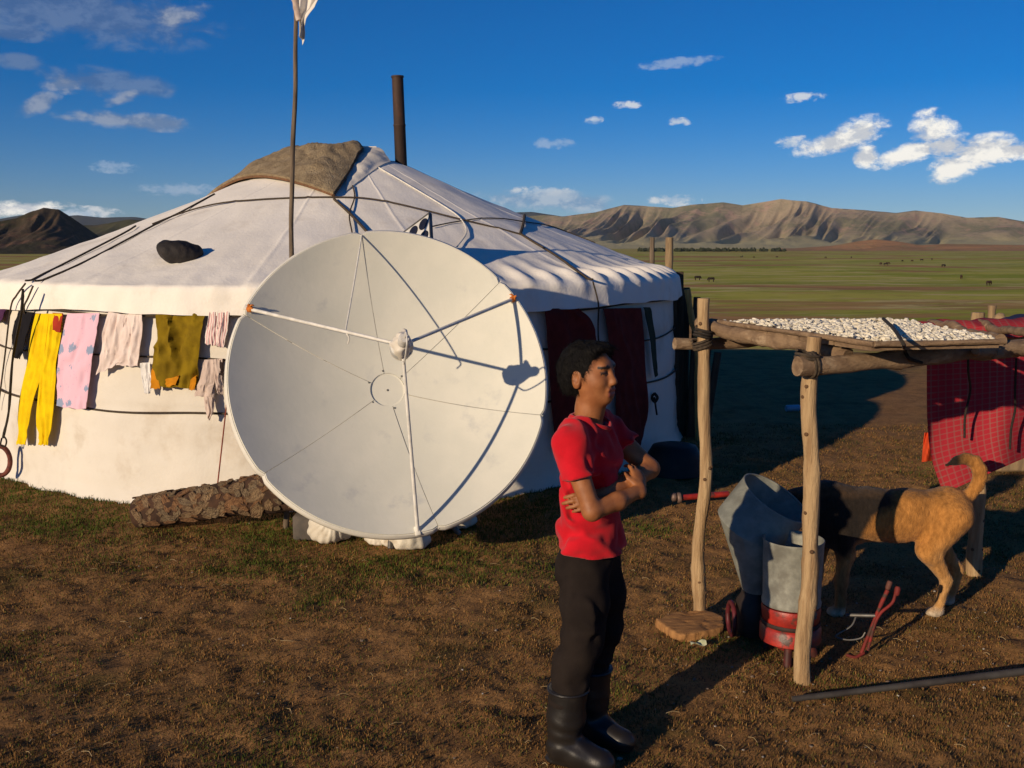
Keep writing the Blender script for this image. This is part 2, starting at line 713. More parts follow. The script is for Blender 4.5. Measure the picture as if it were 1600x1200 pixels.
# plain: green pasture with bands of bare brown soil and pale dry grass
pl = G.mapping(pos, scale=(.5, 1.2, 1))
big = G.noise(G.mapping(pos, scale=(.5, 1, 1)), .011, 6, .62, .6)
mid = G.noise(pl, .07, 6, .66, .5)
green = G.mix(G.smooth(G.noise(pl, .022, 5, .6), .38, .62), (.285, .315, .022), (.47, .42, .062))
green = G.mix(G.smooth(mid, .50, .60), green, (.58, .47, .17))
bare = G.mix(G.smooth(G.noise(pl, .09, 5, .7), .4, .6), (.48, .25, .085), (.33, .18, .06))
plain = G.mix(G.smooth(big, .52, .57), green, bare)
plain = G.mix(G.smooth(G.noise(G.mapping(pos, scale=(.25, 2.2, 1)), .022, 5, .6, .8), .62, .70), plain, (.50, .42, .24))
dark = G.smooth(G.noise(pl, .3, 6, .7), .54, .7)
plain = G.mix(G.math('MULTIPLY', dark, .6), plain, (.085, .092, .024))
# nearer half of the plain is barer, on the right above all
b2 = G.math('MULTIPLY', G.smooth(rr, 380, 110), G.smooth(G.noise(pl, .05, 6, .7, .5), .46, .58))
plain = G.mix(b2, plain, bare)
gcol = G.mix(G.smooth(G.math('ADD', rr, G.math('MULTIPLY', G.noise(pos, .25, 4), 14)), 20, 40), near, plain)
G.put(gp.inputs['Base Color'], gcol)
gp.inputs['Roughness'].default_value = .95
gp.inputs['Specular IOR Level'].default_value = .1
bn = G.node('ShaderNodeBump')
bn.inputs['Strength'].default_value = .8
bn.inputs['Distance'].default_value = .01
G.put(bn.inputs['Height'], G.math('ADD', G.noise(pos, 90, 6, .75), G.math('MULTIPLY', G.noise(pos, 28, 5, .7), 1.2)))
G.put(gp.inputs['Normal'], bn.outputs[0])
me.materials.append(gm)

# ------------------------------------------------------------------ hills and mountains


def skyline(pts):
    a, e = [], []
    for x, y in pts:
        d = ray(x, y)
        a.append(math.atan2(d[0], d[1]))
        e.append(d[2] / math.hypot(d[0], d[1]))
    return np.array(a), np.array(e)


def mountains(name, pts, r0, r1, r2, mat, na, nr, seed, gul=.42, kaz=60, rough=.03, base=-9.0, extra=0.02, apron=.0):
    a, e = skyline(pts)
    az = np.linspace(a[0] - extra, a[-1] + extra, na)
    S = np.interp(az, a, e) * r1 + CAMH - base
    rs = np.concatenate([np.linspace(r0, r1, nr), np.linspace(r1, r2, nr // 3)[1:]])
    A, RR = np.meshgrid(az, rs)
    t = np.where(RR <= r1, (RR - r0) / (r1 - r0), 1 - (RR - r1) / (r2 - r1))
    t = np.clip(t, 0, 1)
    P = xyz(A * kaz + seed, (RR - r0) / (r1 - r0) * 2.2 + seed, 0)
    wrp = fbm(P, .6, 3, 5.0)
    rid = 1 - np.abs(fbm(xyz(A * kaz + .8 * wrp - 2.6 * t, t * .7 + seed, 3), 1.0, 3, 2.0))
    rid2 = 1 - np.abs(fbm(xyz(A * kaz * 2.7 + 1.3 * wrp - 6.0 * t, t * 1.6, 7), 1.0, 3, 8.0))
    tt_ = np.clip((t - apron) / (1 - apron), 0, 1)
    shape = .20 * t + .80 * tt_ ** 1.15
    h = S[None] * shape * (1 - np.clip(tt_ * 3, 0, 1) * (gul * (1 - t ** 3.5) * (1 - rid) * 1.6 + gul * .5 * (1 - t ** 6) * (1 - rid2)))
    rid3 = 1 - np.abs(fbm(xyz(A * kaz * 6.5 + 2.0 * wrp - 11.0 * t, t * 3.0, 5), 1.0, 2, 4.0))
    h = h * (1 - gul * .16 * np.clip(tt_ * 3, 0, 1) * (1 - t ** 8) * (1 - rid3))
    h = h + S[None] * rough * fbm(P, 5.0, 3, 11.0) * np.minimum(1, 4 * t) * (1 - .6 * t)
    Z = base + np.maximum(h, -4)
    G_ = np.stack([np.sin(A) * RR, np.cos(A) * RR, Z], -1)
    o = put(name, grid(G_)[:2], mat)
    return prop(o, kind='structure')


def rock_mat(name, c1, c2, c3, s, low=None):
    m = bpy.data.materials.new(name)
    m.use_nodes = True
    T, p = tree_of(m)
    g = T.node('ShaderNodeNewGeometry')
    ps = g.outputs['Position']
    c = T.mix(T.smooth(T.noise(ps, .0016 * s, 6, .65, .4), .42, .60), c1, c2)
    c = T.mix(T.smooth(T.noise(ps, .006 * s, 7, .7), .50, .66), c, c3)
    c = T.mix(T.math('MULTIPLY', T.smooth(T.noise(ps, .03 * s, 5, .7), .52, .7), .5), c, tuple(x * .55 for x in c2))
    if low:
        sz_ = T.node('ShaderNodeSeparateXYZ')
        m.node_tree.links.new(ps, sz_.inputs[0])
        hz_ = T.math('ADD', sz_.outputs[2], T.math('MULTIPLY', T.noise(ps, .004, 5, .6), 60))
        c = T.mix(T.smooth(hz_, 130, 40), c, T.mix(T.noise(ps, .002, 5, .6), low, tuple(x * .75 for x in low)))
    T.put(p.inputs['Base Color'], c)
    p.inputs['Roughness'].default_value = .95
    p.inputs['Specular IOR Level'].default_value = .05
    b = T.node('ShaderNodeBump')
    b.inputs['Strength'].default_value = .7
    b.inputs['Distance'].default_value = 12 / s
    T.put(b.inputs['Height'], T.noise(ps, .012 * s, 8, .7))
    T.put(p.inputs['Normal'], b.outputs[0])
    return m


range_mat = rock_mat('mountain_grass_and_rock', (.40, .31, .20), (.21, .195, .115), (.42, .28, .20), 1, (.54, .47, .24))
mountains('mountain_range', [(700, 345), (800, 340), (850, 336), (880, 338), (930, 332), (975, 320), (1010, 322), (1050, 325), (1080, 320), (1130, 316), (1160, 321), (1180, 318),
                             (1220, 311), (1262, 315), (1300, 325), (1350, 328), (1400, 333), (1430, 329), (1470, 333), (1510, 340), (1560, 339), (1600, 346),
                             (1660, 341), (1760, 330), (1900, 338), (2100, 332)], 4300, 7800, 9500, range_mat, 1100, 110, 3.0, gul=.85, kaz=22, rough=.010, apron=.30)
blue_mat = rock_mat('far_ridge_shade_blue', (.060, .078, .085), (.040, .058, .068), (.075, .085, .08), .6)  # dark blue of cloud shadow and far air is put into the ridge colour
mountains('far_ridge', [(-700, 335), (-300, 325), (-60, 332), (0, 342), (40, 335), (80, 340), (120, 336), (160, 340), (210, 339), (260, 346), (340, 340), (480, 342), (600, 338), (760, 333), (830, 331), (870, 337), (900, 342), (980, 352)],
          10500, 12500, 14000, blue_mat, 260, 24, 9.0, gul=.3, kaz=16, rough=.01)
dark_mat = rock_mat('cloud_shaded_hill_rock', (.070, .052, .034), (.045, .042, .022), (.145, .080, .052), 4)  # cloud shadow lying on this hill is put into its dark rock colour
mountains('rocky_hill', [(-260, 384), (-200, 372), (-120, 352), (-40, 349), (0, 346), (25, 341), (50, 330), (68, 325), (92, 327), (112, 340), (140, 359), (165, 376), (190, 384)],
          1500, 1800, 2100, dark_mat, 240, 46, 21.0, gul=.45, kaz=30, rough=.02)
olive_mat = rock_mat('olive_hill_grass', (.085, .080, .036), (.062, .060, .026), (.11, .085, .045), 2)
mountains('low_hills', [(-400, 372), (-100, 368), (60, 362), (110, 352), (150, 352), (200, 343), (240, 345), (300, 352), (380, 360), (520, 368), (620, 372), (760, 380)],
          3400, 4200, 4800, olive_mat, 240, 30, 33.0, gul=.35, kaz=20, rough=.012)
red_mat = rock_mat('red_soil_hill', (.44, .235, .115), (.32, .19, .095), (.33, .25, .12), 4)
mountains('red_hill', [(1240, 388), (1300, 384), (1340, 377), (1370, 374), (1400, 377), (1440, 383), (1480, 381), (1540, 382), (1600, 383), (1700, 381), (1800, 386)],
          2500, 2750, 3000, red_mat, 200, 20, 41.0, gul=.3, kaz=25, rough=.015)

# far belt of trees along the river
bl = []
for i in range(260):
    px = random.choice([random.uniform(990, 1230), random.uniform(1000, 1180), random.uniform(-40, 140)])
    rr_ = random.uniform(2050, 2250)
    d = ray(px, 390)
    a_ = math.atan2(d[0], d[1])
    c = np.array([math.sin(a_) * rr_, math.cos(a_) * rr_, -9.4])
    hh, ww = random.uniform(4, 9), random.uniform(4, 9)
    v, f = lathe([(ww * .25, 0), (ww * .5, hh * .25), (ww * .55, hh * .55), (ww * .35, hh * .85), (ww * .06, hh)], 7, c)
    v = v + rng.normal(0, .7, v.shape)
    bl.append((v, f))
prop(put('tree_belt', join(*bl), M('far_tree_foliage', (.030, .036, .014), (.018, .024, .010), scale=.2), None, False), 'dark belt of far trees at the foot of the mountains', 'trees', kind='stuff')

# ------------------------------------------------------------------ grazing animals, far out on the plain
c_ = SDF((-1.35, -.5, 0), (1.35, .5, 1.7), .085)
c_.chain([(-.75, 0, 1.12), (0, 0, 1.05), (.65, 0, 1.1)], [.3, .34, .31], .1)
for lx in (-.75, .6):
    for ly in (-.2, .2):
        c_.chain([(lx, ly, .95), (lx + .05, ly, .5), (lx, ly, .05)], [.16, .09, .08], .06)
c_.chain([(.75, 0, 1.2), (1.0, 0, .95), (1.12, 0, .6)], [.24, .17, .13], .1)
c_.chain([(-1.0, 0, 1.15), (-1.08, 0, .6)], [.07, .06], .03)
cowmesh = c_.mesh(0)
cow_m = [M('dark_cattle_hide', (.016, .012, .009), (.03, .02, .013), rough=.9), M('bay_horse_hide', (.06, .03, .018), (.035, .02, .013), rough=.9)]
cow_me = []
for mm in cow_m:
    t_ = put('grazing_animal', cowmesh, mm)
    cow_me.append(t_.data)
    bpy.data.objects.remove(t_)
spots = [(1090, 438, 'dark grazing animal, left one of the near pair on the plain beside the yurt roof'), (1111, 440.5, 'dark grazing animal, right one of the near pair on the plain beside the yurt roof')]
for p_ in ((1158, 402), (1178, 402.5), (1214, 402), (1290, 404), (1330, 404), (1376, 417), (1384, 418), (1387, 416), (1410, 409), (1425, 409), (1440, 408), (1456, 407), (1474, 419), (1502, 434), (1160, 401), (1545, 445)):
    spots.append((*p_, 'tiny dark animal grazing far off on the green plain'))
for i, (px, py, lab) in enumerate(spots):
    g_ = gnd(px, py, -8.6)
    o = bpy.data.objects.new('grazing_animal', cow_me[i % 2 if i > 1 else 0])
    COL.objects.link(o)
    o.location = (g_[0], g_[1], float(gz(g_[0], g_[1])) - .02)
    o.rotation_euler = (0, 0, random.uniform(0, 6.28) if i > 1 else (.2, 3.3)[i])
    o.scale = (1.0,) * 3
    prop(o, lab, 'animal', 'animals grazing on the plain')

# ------------------------------------------------------------------ the yurt
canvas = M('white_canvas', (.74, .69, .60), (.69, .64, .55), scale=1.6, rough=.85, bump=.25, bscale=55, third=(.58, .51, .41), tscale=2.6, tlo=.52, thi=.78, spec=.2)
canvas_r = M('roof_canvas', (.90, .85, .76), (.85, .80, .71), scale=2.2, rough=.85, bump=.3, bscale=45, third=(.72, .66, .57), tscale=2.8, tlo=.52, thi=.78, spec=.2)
rope_m = M('brown_hair_rope', (.085, .062, .040), (.045, .034, .024), scale=90, rough=.9, bump=.4, bscale=200)
rope_d = M('dark_rope', (.035, .028, .022), (.02, .017, .014), scale=90, rough=.9)
white_cord = M('white_cord', (.74, .71, .64), (.6, .57, .5), scale=40, rough=.7)
felt_m = M('brown_felt', (.34, .26, .155), (.23, .17, .10), scale=14, rough=.97, bump=.9, bscale=70, dist=.02, third=(.36, .28, .18), tscale=8, tlo=.5, thi=.75)
felt_edge = M('felt_edging', (.20, .10, .05), (.13, .07, .035), scale=30, rough=.95)


def wr(z):
    """wall radius: the lattice leans in a little towards the eave"""
    return 2.985 + .065 * (1 - np.clip(z, 0, 1.4) / 1.3)


yurt = empty('yurt', (YC[0], YC[1], 0), 'large white canvas yurt with roped felt roof behind the dish', 'yurt')
ZE, ZT, RC = 1.455, 2.46, .50


def zroof(r):
    t = np.clip((3.01 - r) / (3.01 - RC), 0, 1)
    z = ZE + (ZT - ZE) * t - .035 * np.sin(math.pi * t)
    return np.where(r < RC, ZT + .03 * (1 - (r / RC) ** 2), z)


def lee(th):
    """how far a bearing lies on the right-hand side, where the pole ends show"""
    return np.clip(np.cos(th + .40), 0, 1) ** 2.5


def roof_bumps(r, th):
    pole = np.abs(np.cos(th * 41)) ** 3
    amp = .002 + .040 * lee(th)
    b = amp * pole * np.exp(-((r - 2.92) / .12) ** 2) + (.0005 + .006 * lee(th)) * pole * np.clip((2.92 - r) / .15, 0, 1) * np.clip(1 - (2.92 - r) / 1.0, 0, 1)
    sag = -(.001 + .010 * lee(th)) * (1 - pole) * np.exp(-((r - 2.82) / .20) ** 2)
    seam = .0045 * np.exp(-(((th * 15 / (2 * math.pi) + .37) % 1.0 - .5) / .016) ** 2) * np.clip(r / 1.2, 0, 1)
    return b + sag + seam


th = np.linspace(0, 2 * math.pi, 1312, endpoint=False)
prof = [(r, None) for r in np.concatenate([[.02, .2, .4, .48], np.linspace(.55, 2.45, 26), np.linspace(2.5, 2.99, 26)])]
val = [(3.014, 1.452), (3.028, 1.437), (3.036, 1.41), (3.040, 1.37), (3.044, 1.33), (3.048, 1.296), (3.048, 1.272)]
rows = []
for r, _ in prof:
    z = zroof(np.array(r)) + roof_bumps(r, th) * (1 if r > .5 else 0)
    P = xyz(r * np.cos(th), r * np.sin(th), 0)
    z = z + .010 * fbm(P, 2.2, 3, 4.) * min(1, r) + .0035 * fbm(P, 9., 2, 7.)
    rows.append(xyz(YC[0] + r * np.cos(th), YC[1] + r * np.sin(th), z))
for i, (r, z) in enumerate(val):
    P = xyz(3 * np.cos(th), 3 * np.sin(th), z)
    k = i / (len(val) - 1)
    pole = np.abs(np.cos(th * 41)) ** 3
    dr = (.02 + .02 * lee(th)) * pole * (1 - k) ** 2 * .6 + (.012 * fbm(P, 4.5, 3, 2.) + .008 * np.sin(th * 57 + 2 * np.sin(th * 13))) * k
    rr2 = r + dr
    zz = z + (.012 * np.sin(th * 9 + 1) + .01 * fbm(P, 3, 2, 6.)) * k
    rows.append(xyz(YC[0] + rr2 * np.cos(th), YC[1] + rr2 * np.sin(th), zz))
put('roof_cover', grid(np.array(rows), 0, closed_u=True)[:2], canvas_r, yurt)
zw = np.concatenate([[-.06, -.02, .01], np.linspace(.03, 1.42, 46)])
rows = []
for z in zw:
    P = xyz(3.05 * np.cos(th), 3.05 * np.sin(th), z)
    r = wr(z) + .006 * fbm(P, 2.6, 3, 1.) + .004 * np.sin(th * 34 + 1.5 * fbm(P, 1.5, 2, 3.)) + .05 * np.clip((.12 - z) / .12, 0, 1) ** 1.5
    r = r - .012 * np.exp(-((z - .64) / .03) ** 2) - .010 * np.exp(-((z - .985) / .03) ** 2)
    r = r + .007 * np.exp(-((z - .10 - .02 * np.sin(th * 7)) / .012) ** 2) + .005 * np.exp(-((z - .155 - .02 * np.sin(th * 5 + 1)) / .01) ** 2)
    r = r + .004 * np.exp(-(((th * 11 / (2 * math.pi) + .2) % 1.0 - .5) / .010) ** 2)
    wrk = fbm(xyz(np.cos(th) * 3, np.sin(th) * 3, z * 3.2), 1.4, 4, 12.)
    r = r + .007 * (1 - 2 * np.abs(wrk)) * np.clip((z - .02) * 8, 0, 1)
    rows.append(xyz(YC[0] + r * np.cos(th), YC[1] + r * np.sin(th), z + 0 * th))
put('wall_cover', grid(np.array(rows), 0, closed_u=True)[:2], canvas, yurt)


def wall_hit(x, y, Rw=3.03):
    """where the sight line through a pixel meets the yurt wall: bearing and height"""
    d = ray(x, y)
    o = -YC
    A = d[0] ** 2 + d[1] ** 2
    B = 2 * (d[0] * o[0] + d[1] * o[1])
    c = o @ o - Rw * Rw
    D = max(B * B - 4 * A * c, 0)
    t = (-B - math.sqrt(D)) / 2 / A
    p = np.array([0, 0, CAMH]) + t * d
    return math.atan2(p[1] - YC[1], p[0] - YC[0]), p[2]


def wall_pt(t, z, r):
    return np.stack([YC[0] + r * np.cos(t), YC[1] + r * np.sin(t), z + 0 * t], -1)


def roof_hit(x, y, off=.012):
    """first point of the roof along the sight line through a pixel"""
    d = ray(x, y)
    d = d / np.linalg.norm(d)
    t = np.linspace(4.5, 13, 4000)
    P = np.array([0, 0, CAMH]) + t[:, None] * d
    rr_ = np.hypot(P[:, 0] - YC[0], P[:, 1] - YC[1])
    g_ = P[:, 2] - (zroof(rr_) + off)
    ok = np.where((g_ < 0) & (rr_ < 3.06))[0]
    i = ok[0] if len(ok) else np.argmin(np.abs(g_) + 10 * (rr_ > 3.02))
    p = P[i].copy()
    p[2] = zroof(math.hypot(p[0] - YC[0], p[1] - YC[1])) + off
    return p


def ring(z, r, rad, m, name='rope'):
    t = np.linspace(0, 2 * math.pi, 180)
    P = wall_pt(t, z + .010 * np.sin(t * 7 + z * 9) + .006 * np.sin(t * 17), r)
    return put(name, tube(P, rad, 6, False), m, yurt)


ring(1.268, wr(1.268) + .035, .0075, rope_m)
ring(.985, wr(.985) + .006, .0065, rope_m)
ring(.635, wr(.635) + .008, .0075, rope_m)


def roof_rope(px, rad=.009, m=None, off=.014):
    P = spline([roof_hit(x, y, off) for x, y in px], 10 * len(px))
    rr_ = np.hypot(P[:, 0] - YC[0], P[:, 1] - YC[1])
    th_ = np.arctan2(P[:, 1] - YC[1], P[:, 0] - YC[0])
    P[:, 2] = zroof(rr_) + np.maximum(0, roof_bumps(rr_, th_)) + off
    return put('rope', tube(P, rad * .8, 6), m or rope_m, yurt)


roof_rope([(335, 303), (285, 330), (240, 352), (130, 410), (54, 446)])
roof_rope([(212, 353), (190, 366), (100, 412), (40, 443)])
roof_rope([(238, 350), (280, 334), (330, 320), (400, 312), (460, 309), (520, 308), (581, 311), (670, 330), (722, 343), (814, 366)], .0085)
roof_rope([(522, 311), (548, 335), (577, 366), (600, 390)], .013)
roof_rope([(551, 290), (554, 308), (546, 335), (550, 363)], .007)
roof_rope([(814, 366), (850, 388), (880, 408), (926, 440)], .011)
roof_rope([(675, 354), (722, 345), (755, 341), (790, 342), (830, 348), (880, 356), (930, 372)], .0065)
roof_rope([(820, 331), (818, 348), (813, 366)], .015)
roof_rope([(592, 262), (640, 290), (690, 320), (718, 340), (729, 362), (714, 386)], .008, white_cord, .016)
# ropes that hold the roof down: over the eave and down the wall
for pts in ([(52, 447), (44, 466), (38, 480), (36, 500), (34, 520)], [(40, 443), (26, 462), (17, 482), (6, 560), (0, 640)], [(926, 440), (932, 462), (935, 480), (937, 520), (938, 600)]):
    P = []
    for i, (x, y) in enumerate(pts):
        a_, z_ = wall_hit(x, y, 3.07 if i < 3 else 3.04)
        P.append(wall_pt(np.array(a_), min(z_, 1.47), 3.072 if i < 3 else wr(z_) + .03))
    put('rope', tube(spline(P, 30), .0065, 6), rope_m, yurt)
# knot on the shaded side
a_, z_ = wall_hit(1018, 620)
k_ = wall_pt(np.array(a_), z_, wr(z_) + .03)
put('rope_knot', join(tube(spline([k_ + (0, 0, .03), k_ + (.02, -.03, 0), k_ + (0, -.02, -.035), k_ + (-.02, 0, .0), k_ + (0, -.01, .03)], 24), .012, 6), tube(spline([k_, k_ + (.01, -.02, -.08), k_ + (.02, -.02, -.14)], 10), .008, 6)), rope_d, yurt)

# crown flap: square of brown felt thrown back over the roof, its white canvas face showing at the fold


def tri_patch(A, B, C, n, hfun, thick):
    """rows from edge A-B towards C (xy), heights from hfun(x,y,s,t)"""
    s = np.linspace(0, 1, n)
    t = np.linspace(0, 1, n)
    S_, T_ = np.meshgrid(s, t)
    A, B, C = (np.asarray(q[:2], float) for q in (A, B, C))
    base = A + (B - A) * S_[..., None]
    top = C[0] + (C[1] - C[0]) * S_[..., None] if np.ndim(C) == 2 else C
    XY = base * (1 - T_[..., None]) + top * T_[..., None]
    Z = hfun(XY[..., 0], XY[..., 1], S_, T_)
    return grid(np.concatenate([XY, Z[..., None]], -1), -thick)


Fp = roof_hit(521, 309)
Lp = roof_hit(338, 303)
rl = np.hypot(*(Lp[:2] - YC))
# the left corner lies a little beyond the silhouette
Lp = np.array([YC[0] - 1.42, YC[1] + .25, 0])
K0 = np.array([YC[0] + .02, YC[1] + .95])
K1 = np.array([YC[0] + .20, YC[1] - .42])


def felt_h(x, y, s, t):
    r = np.hypot(x - YC[0], y - YC[1])
    P = xyz(x, y, 0)
    e = np.minimum.reduce([s, 1 - s, t * 1.0, (1 - t) * 2])
    lump = .030 * fbm(P, 3.5, 3, 2.) + .018 * fbm(P, 12., 3, 5.)
    fold = .045 * np.exp(-((1 - t) / .25) ** 2) * (.45 + .55 * np.sin(math.pi * np.clip(1.0 - s * .75, 0, 1)))
    return zroof(r) + .03 + np.clip(e * 6, 0, 1) * (.045 + np.maximum(-.02, lump)) + fold


n_ = 56
s = np.linspace(0, 1, n_)
S_, T_ = np.meshgrid(s, np.linspace(0, 1, n_))
Ee = np.array([(Lp[:2] * (1 - q) + Fp[:2] * q) + np.array([-.10, -.16]) * math.sin(math.pi * q) * .5 for q in s])       # lower edge L -> F, slightly bowed
Ke = np.array([K0 * (1 - q) + K1 * q for q in s])
XY = Ee[None] * (1 - T_[..., None]) + Ke[None] * T_[..., None]
Z = felt_h(XY[..., 0], XY[..., 1], S_, T_)
felt = put('crown_flap', grid(np.concatenate([XY, Z[..., None]], -1), .03), felt_m, yurt)
ed = np.concatenate([np.concatenate([XY, Z[..., None]], -1)[0, :, :], np.concatenate([XY, Z[..., None]], -1)[:, -1, :]])
put('edging', tube(ed + (0, 0, .0), .011, 6), felt_edge, felt)
# white face of the fold, lying over the right shoulder of the felt
n2_ = 34
S_, T_ = np.meshgrid(np.linspace(0, 1, n2_), np.linspace(0, 1, n2_))
TL, TR = at(546, 231, 9.32), at(588, 230, 9.32)
BR, BL = roof_hit(610, 251, .02), roof_hit(541, 297, .02)
S3, T3 = S_[..., None], T_[..., None]
Gw = (TL * (1 - S3) + TR * S3) * (1 - T3) + (BL * (1 - S3) + BR * S3) * T3
bul = np.sin(math.pi * np.clip(T_, 0, 1)) * (.02 + .15 * S_ * (1 - S_) * 2 + .04 * S_)
Gw = Gw + np.stack([.03 * bul, -.9 * bul, .42 * bul], -1) + .022 * fbm(Gw, 5, 3, 3.)[..., None] * np.array([0, -1, .6])
rw_ = np.hypot(Gw[..., 0] - YC[0], Gw[..., 1] - YC[1])
Gw[..., 2] = np.maximum(Gw[..., 2], zroof(rw_) + .012)
put('flap_canvas', grid(Gw, .012), canvas, yurt)
back_ = np.stack([Gw[0], Gw[0] * .5 + np.array([YC[0] + .1, YC[1] + .5, 2.62]) * .5, np.tile(np.array([YC[0] + .1, YC[1] + .75, 2.36]), (n2_, 1)) + (Gw[0] - Gw[0].mean(0)) * .8], 0)
put('flap_back', grid(back_, .01), canvas, yurt)

# stove pipe
cp = at(627, 262, 9.15)
ct_ = at(621, 118, 9.15)
pipe = empty('stove_pipe', (cp[0], cp[1], 2.3), 'rusty dark stove pipe rising from the yurt crown', 'pipe')
rust = M('rusty_stove_pipe', (.060, .036, .026), (.028, .022, .020), scale=5, rough=.7, stretch=(1, 1, .5), third=(.12, .05, .028), tscale=6, metal=.3, bump=.3)
ax_ = unit(ct_ - cp)
Lq = np.linalg.norm(ct_ - cp)
put('pipe_body', lathe([(.054, -.15), (.053, Lq * .45), (.056, Lq * .455), (.056, Lq * .47), (.052, Lq * .475), (.051, Lq - .02), (.057, Lq - .018), (.057, Lq - .004), (.045, Lq - .004), (.045, Lq - .3), (.04, Lq - .35)], 22, cp, ax_), rust, pipe)
put('pipe_collar', lathe([(.11, -.12), (.105, -.075), (.058, -.05), (.05, -.1)], 20, cp, ax_), rust, pipe)

# ------------------------------------------------------------------ haze: thin even air round the whole scene
hz = put('haze', box((0, 6800, 345), (29600, 14500, 716)), None, None, False)
prop(hz, 'thin bluish haze filling the air over the plain', 'haze', kind='stuff')
hm = bpy.data.materials.new('haze_air')
hm.use_nodes = True
hn = hm.node_tree
for n_ in list(hn.nodes):
    hn.nodes.remove(n_)
vol = hn.nodes.new('ShaderNodeVolumePrincipled')
vol.inputs['Color'].default_value = (.80, .87, .95, 1)
vol.inputs['Density'].default_value = 1.5e-5
vol.inputs['Anisotropy'].default_value = .0
ho = hn.nodes.new('ShaderNodeOutputMaterial')
hn.links.new(vol.outputs[0], ho.inputs['Volume'])
hz.data.materials.append(hm)
scene.cycles.volume_bounces = 0

# ------------------------------------------------------------------ satellite dish
DN = np.array([0.210, -0.886, 0.414]); DN /= np.linalg.norm(DN)
DR = unit(np.array([0.973, 0.231, 0.0])); DU = np.cross(DN, DR) * 1.0
if DU[2] < 0:
    DU = -DU
DC = np.array([-0.645, 5.30, 1.006]); RAD, DEP, FOC = .851, .256, .749
HUB = DC - DN * DEP
dish = empty('satellite_dish', (HUB[0] + .1, HUB[1] + .1, 0), 'huge white satellite dish of six panels standing before the yurt', 'satellite dish')
dish_m = M('dish_white_paint', (.71, .69, .59), (.65, .64, .55), scale=3, rough=.62, bump=.08, bscale=30, third=(.53, .53, .49), tscale=5, tlo=.56, thi=.78, spec=.25)
dish_e = M('dish_rim_paint', (.76, .73, .64), (.68, .65, .57), scale=9, rough=.6, spec=.25)
strut_m = M('strut_white_paint', (.76, .73, .66), (.6, .58, .52), scale=20, rough=.5)
steel_m = M('dull_steel', (.20, .20, .19), (.13, .12, .11), scale=12, rough=.55, metal=.6)


def dpt(ang, rho, off=0.0):
    """point on the paraboloid: angle in the dish plane, radius, offset along the axis"""
    w = DEP * (rho / RAD) ** 2 + off
    return HUB + DN * w + rho * (math.cos(ang) * DR + math.sin(ang) * DU)


seams = [R(x) for x in (98, 40, -17, -77, -144, -206)]      # = 154
for i in range(6):
    a0, a1 = seams[i], seams[(i + 1) % 6] - (2 * math.pi if i == 5 else 0)
    gap = .0016
    rs_ = np.linspace(.098, RAD, 22)
    P = []
    for j, r in enumerate(rs_):
        g0 = gap / r
        aa = np.linspace(a0 - g0, a1 + g0, 30)
        rowr = np.full(30, r)
        if j == len(rs_) - 1 or j == len(rs_) - 2:
            cut = .013 * np.exp(-((aa - a0) / .025) ** 2) + .013 * np.exp(-((aa - a1) / .025) ** 2)     # rounded outer corners
            rowr = r - cut * (1 if j == len(rs_) - 1 else .4)
        off = .0015 * math.sin(i * 2.1 + j * .2) + .002 * (i % 2)
        P.append([dpt(a, q, off) for a, q in zip(aa, rowr)])
    P = np.array(P)
    pn = put('panel', grid(P, .008)[:2], dish_m, dish)
    # folded rim flange behind the edge
    rimp = []
    for k in range(4):
        w = (0, -.012, -.035, -.05)[k]
        q = (0, .012, .014, .006)[k]
        rimp.append([p + DN * w + unit((p - HUB) - DN * ((p - HUB) @ DN)) * q for p in P[-1]])
    put('rim_flange', grid(np.array(rimp), .004)[:2], dish_e, pn)
    # radial stiffening lips behind the seam
    lip = np.array([[dpt(a0 - gap / r * 1.2, r, -.004 - q * .03) for r in rs_] for q in (0, 1)])
    put('seam_flange', grid(lip, .004)[:2], dish_e, pn)
hubp = put('hub_plate', lathe([(.001, .002), (.05, .003), (.088, .004), (.0965, .006), (.0965, -.03), (.001, -.03)], 40, HUB, DN), dish_m, dish, False)
put('hub_bolt', lathe([(.006, 0), (.006, .003), (.004, .005)], 8, HUB + DN * .002, DN), steel_m, hubp)
for i in range(6):
    a = seams[i]
    put('hub_bolt', lathe([(.005, 0), (.005, .003), (.003, .005)], 8, dpt(a + .05, .112, .009), DN), steel_m, hubp)

FEED = HUB + DN * FOC
at_l, at_r, at_b = R(151.5), R(31.5), R(-84.5)
tips = []
for a in (at_l, at_r, at_b):
    p0 = dpt(a, RAD * .985, .012)
    rad_dir = unit((p0 - HUB) - DN * ((p0 - HUB) @ DN))
    p1 = FEED + rad_dir * .05
    put('strut', tube([p0, p1], [.0105, .0085], 10), strut_m, dish)
    put('strut_bracket', box(p0 - DN * .008, (.05, .03, .03), np.stack([rad_dir, np.cross(DN, rad_dir), DN], 1), .004), dish_e, dish)
    tips.append((p0, p1))
# stay string from the top seam to the left strut
tp = dpt(seams[0], RAD * .985, .01)
mid_l = tips[0][0] + (tips[0][1] - tips[0][0]) * .69
put('stay_string', tube(spline([tp, (tp + mid_l) / 2 + np.array([0, 0, -.012]), mid_l], 14), .0042, 6), white_cord, dish)
put('stay_string', tube(spline([mid_l, mid_l + (.02, -.01, -.03), mid_l + (.012, 0, -.06)], 8), .004, 6), white_cord, dish)
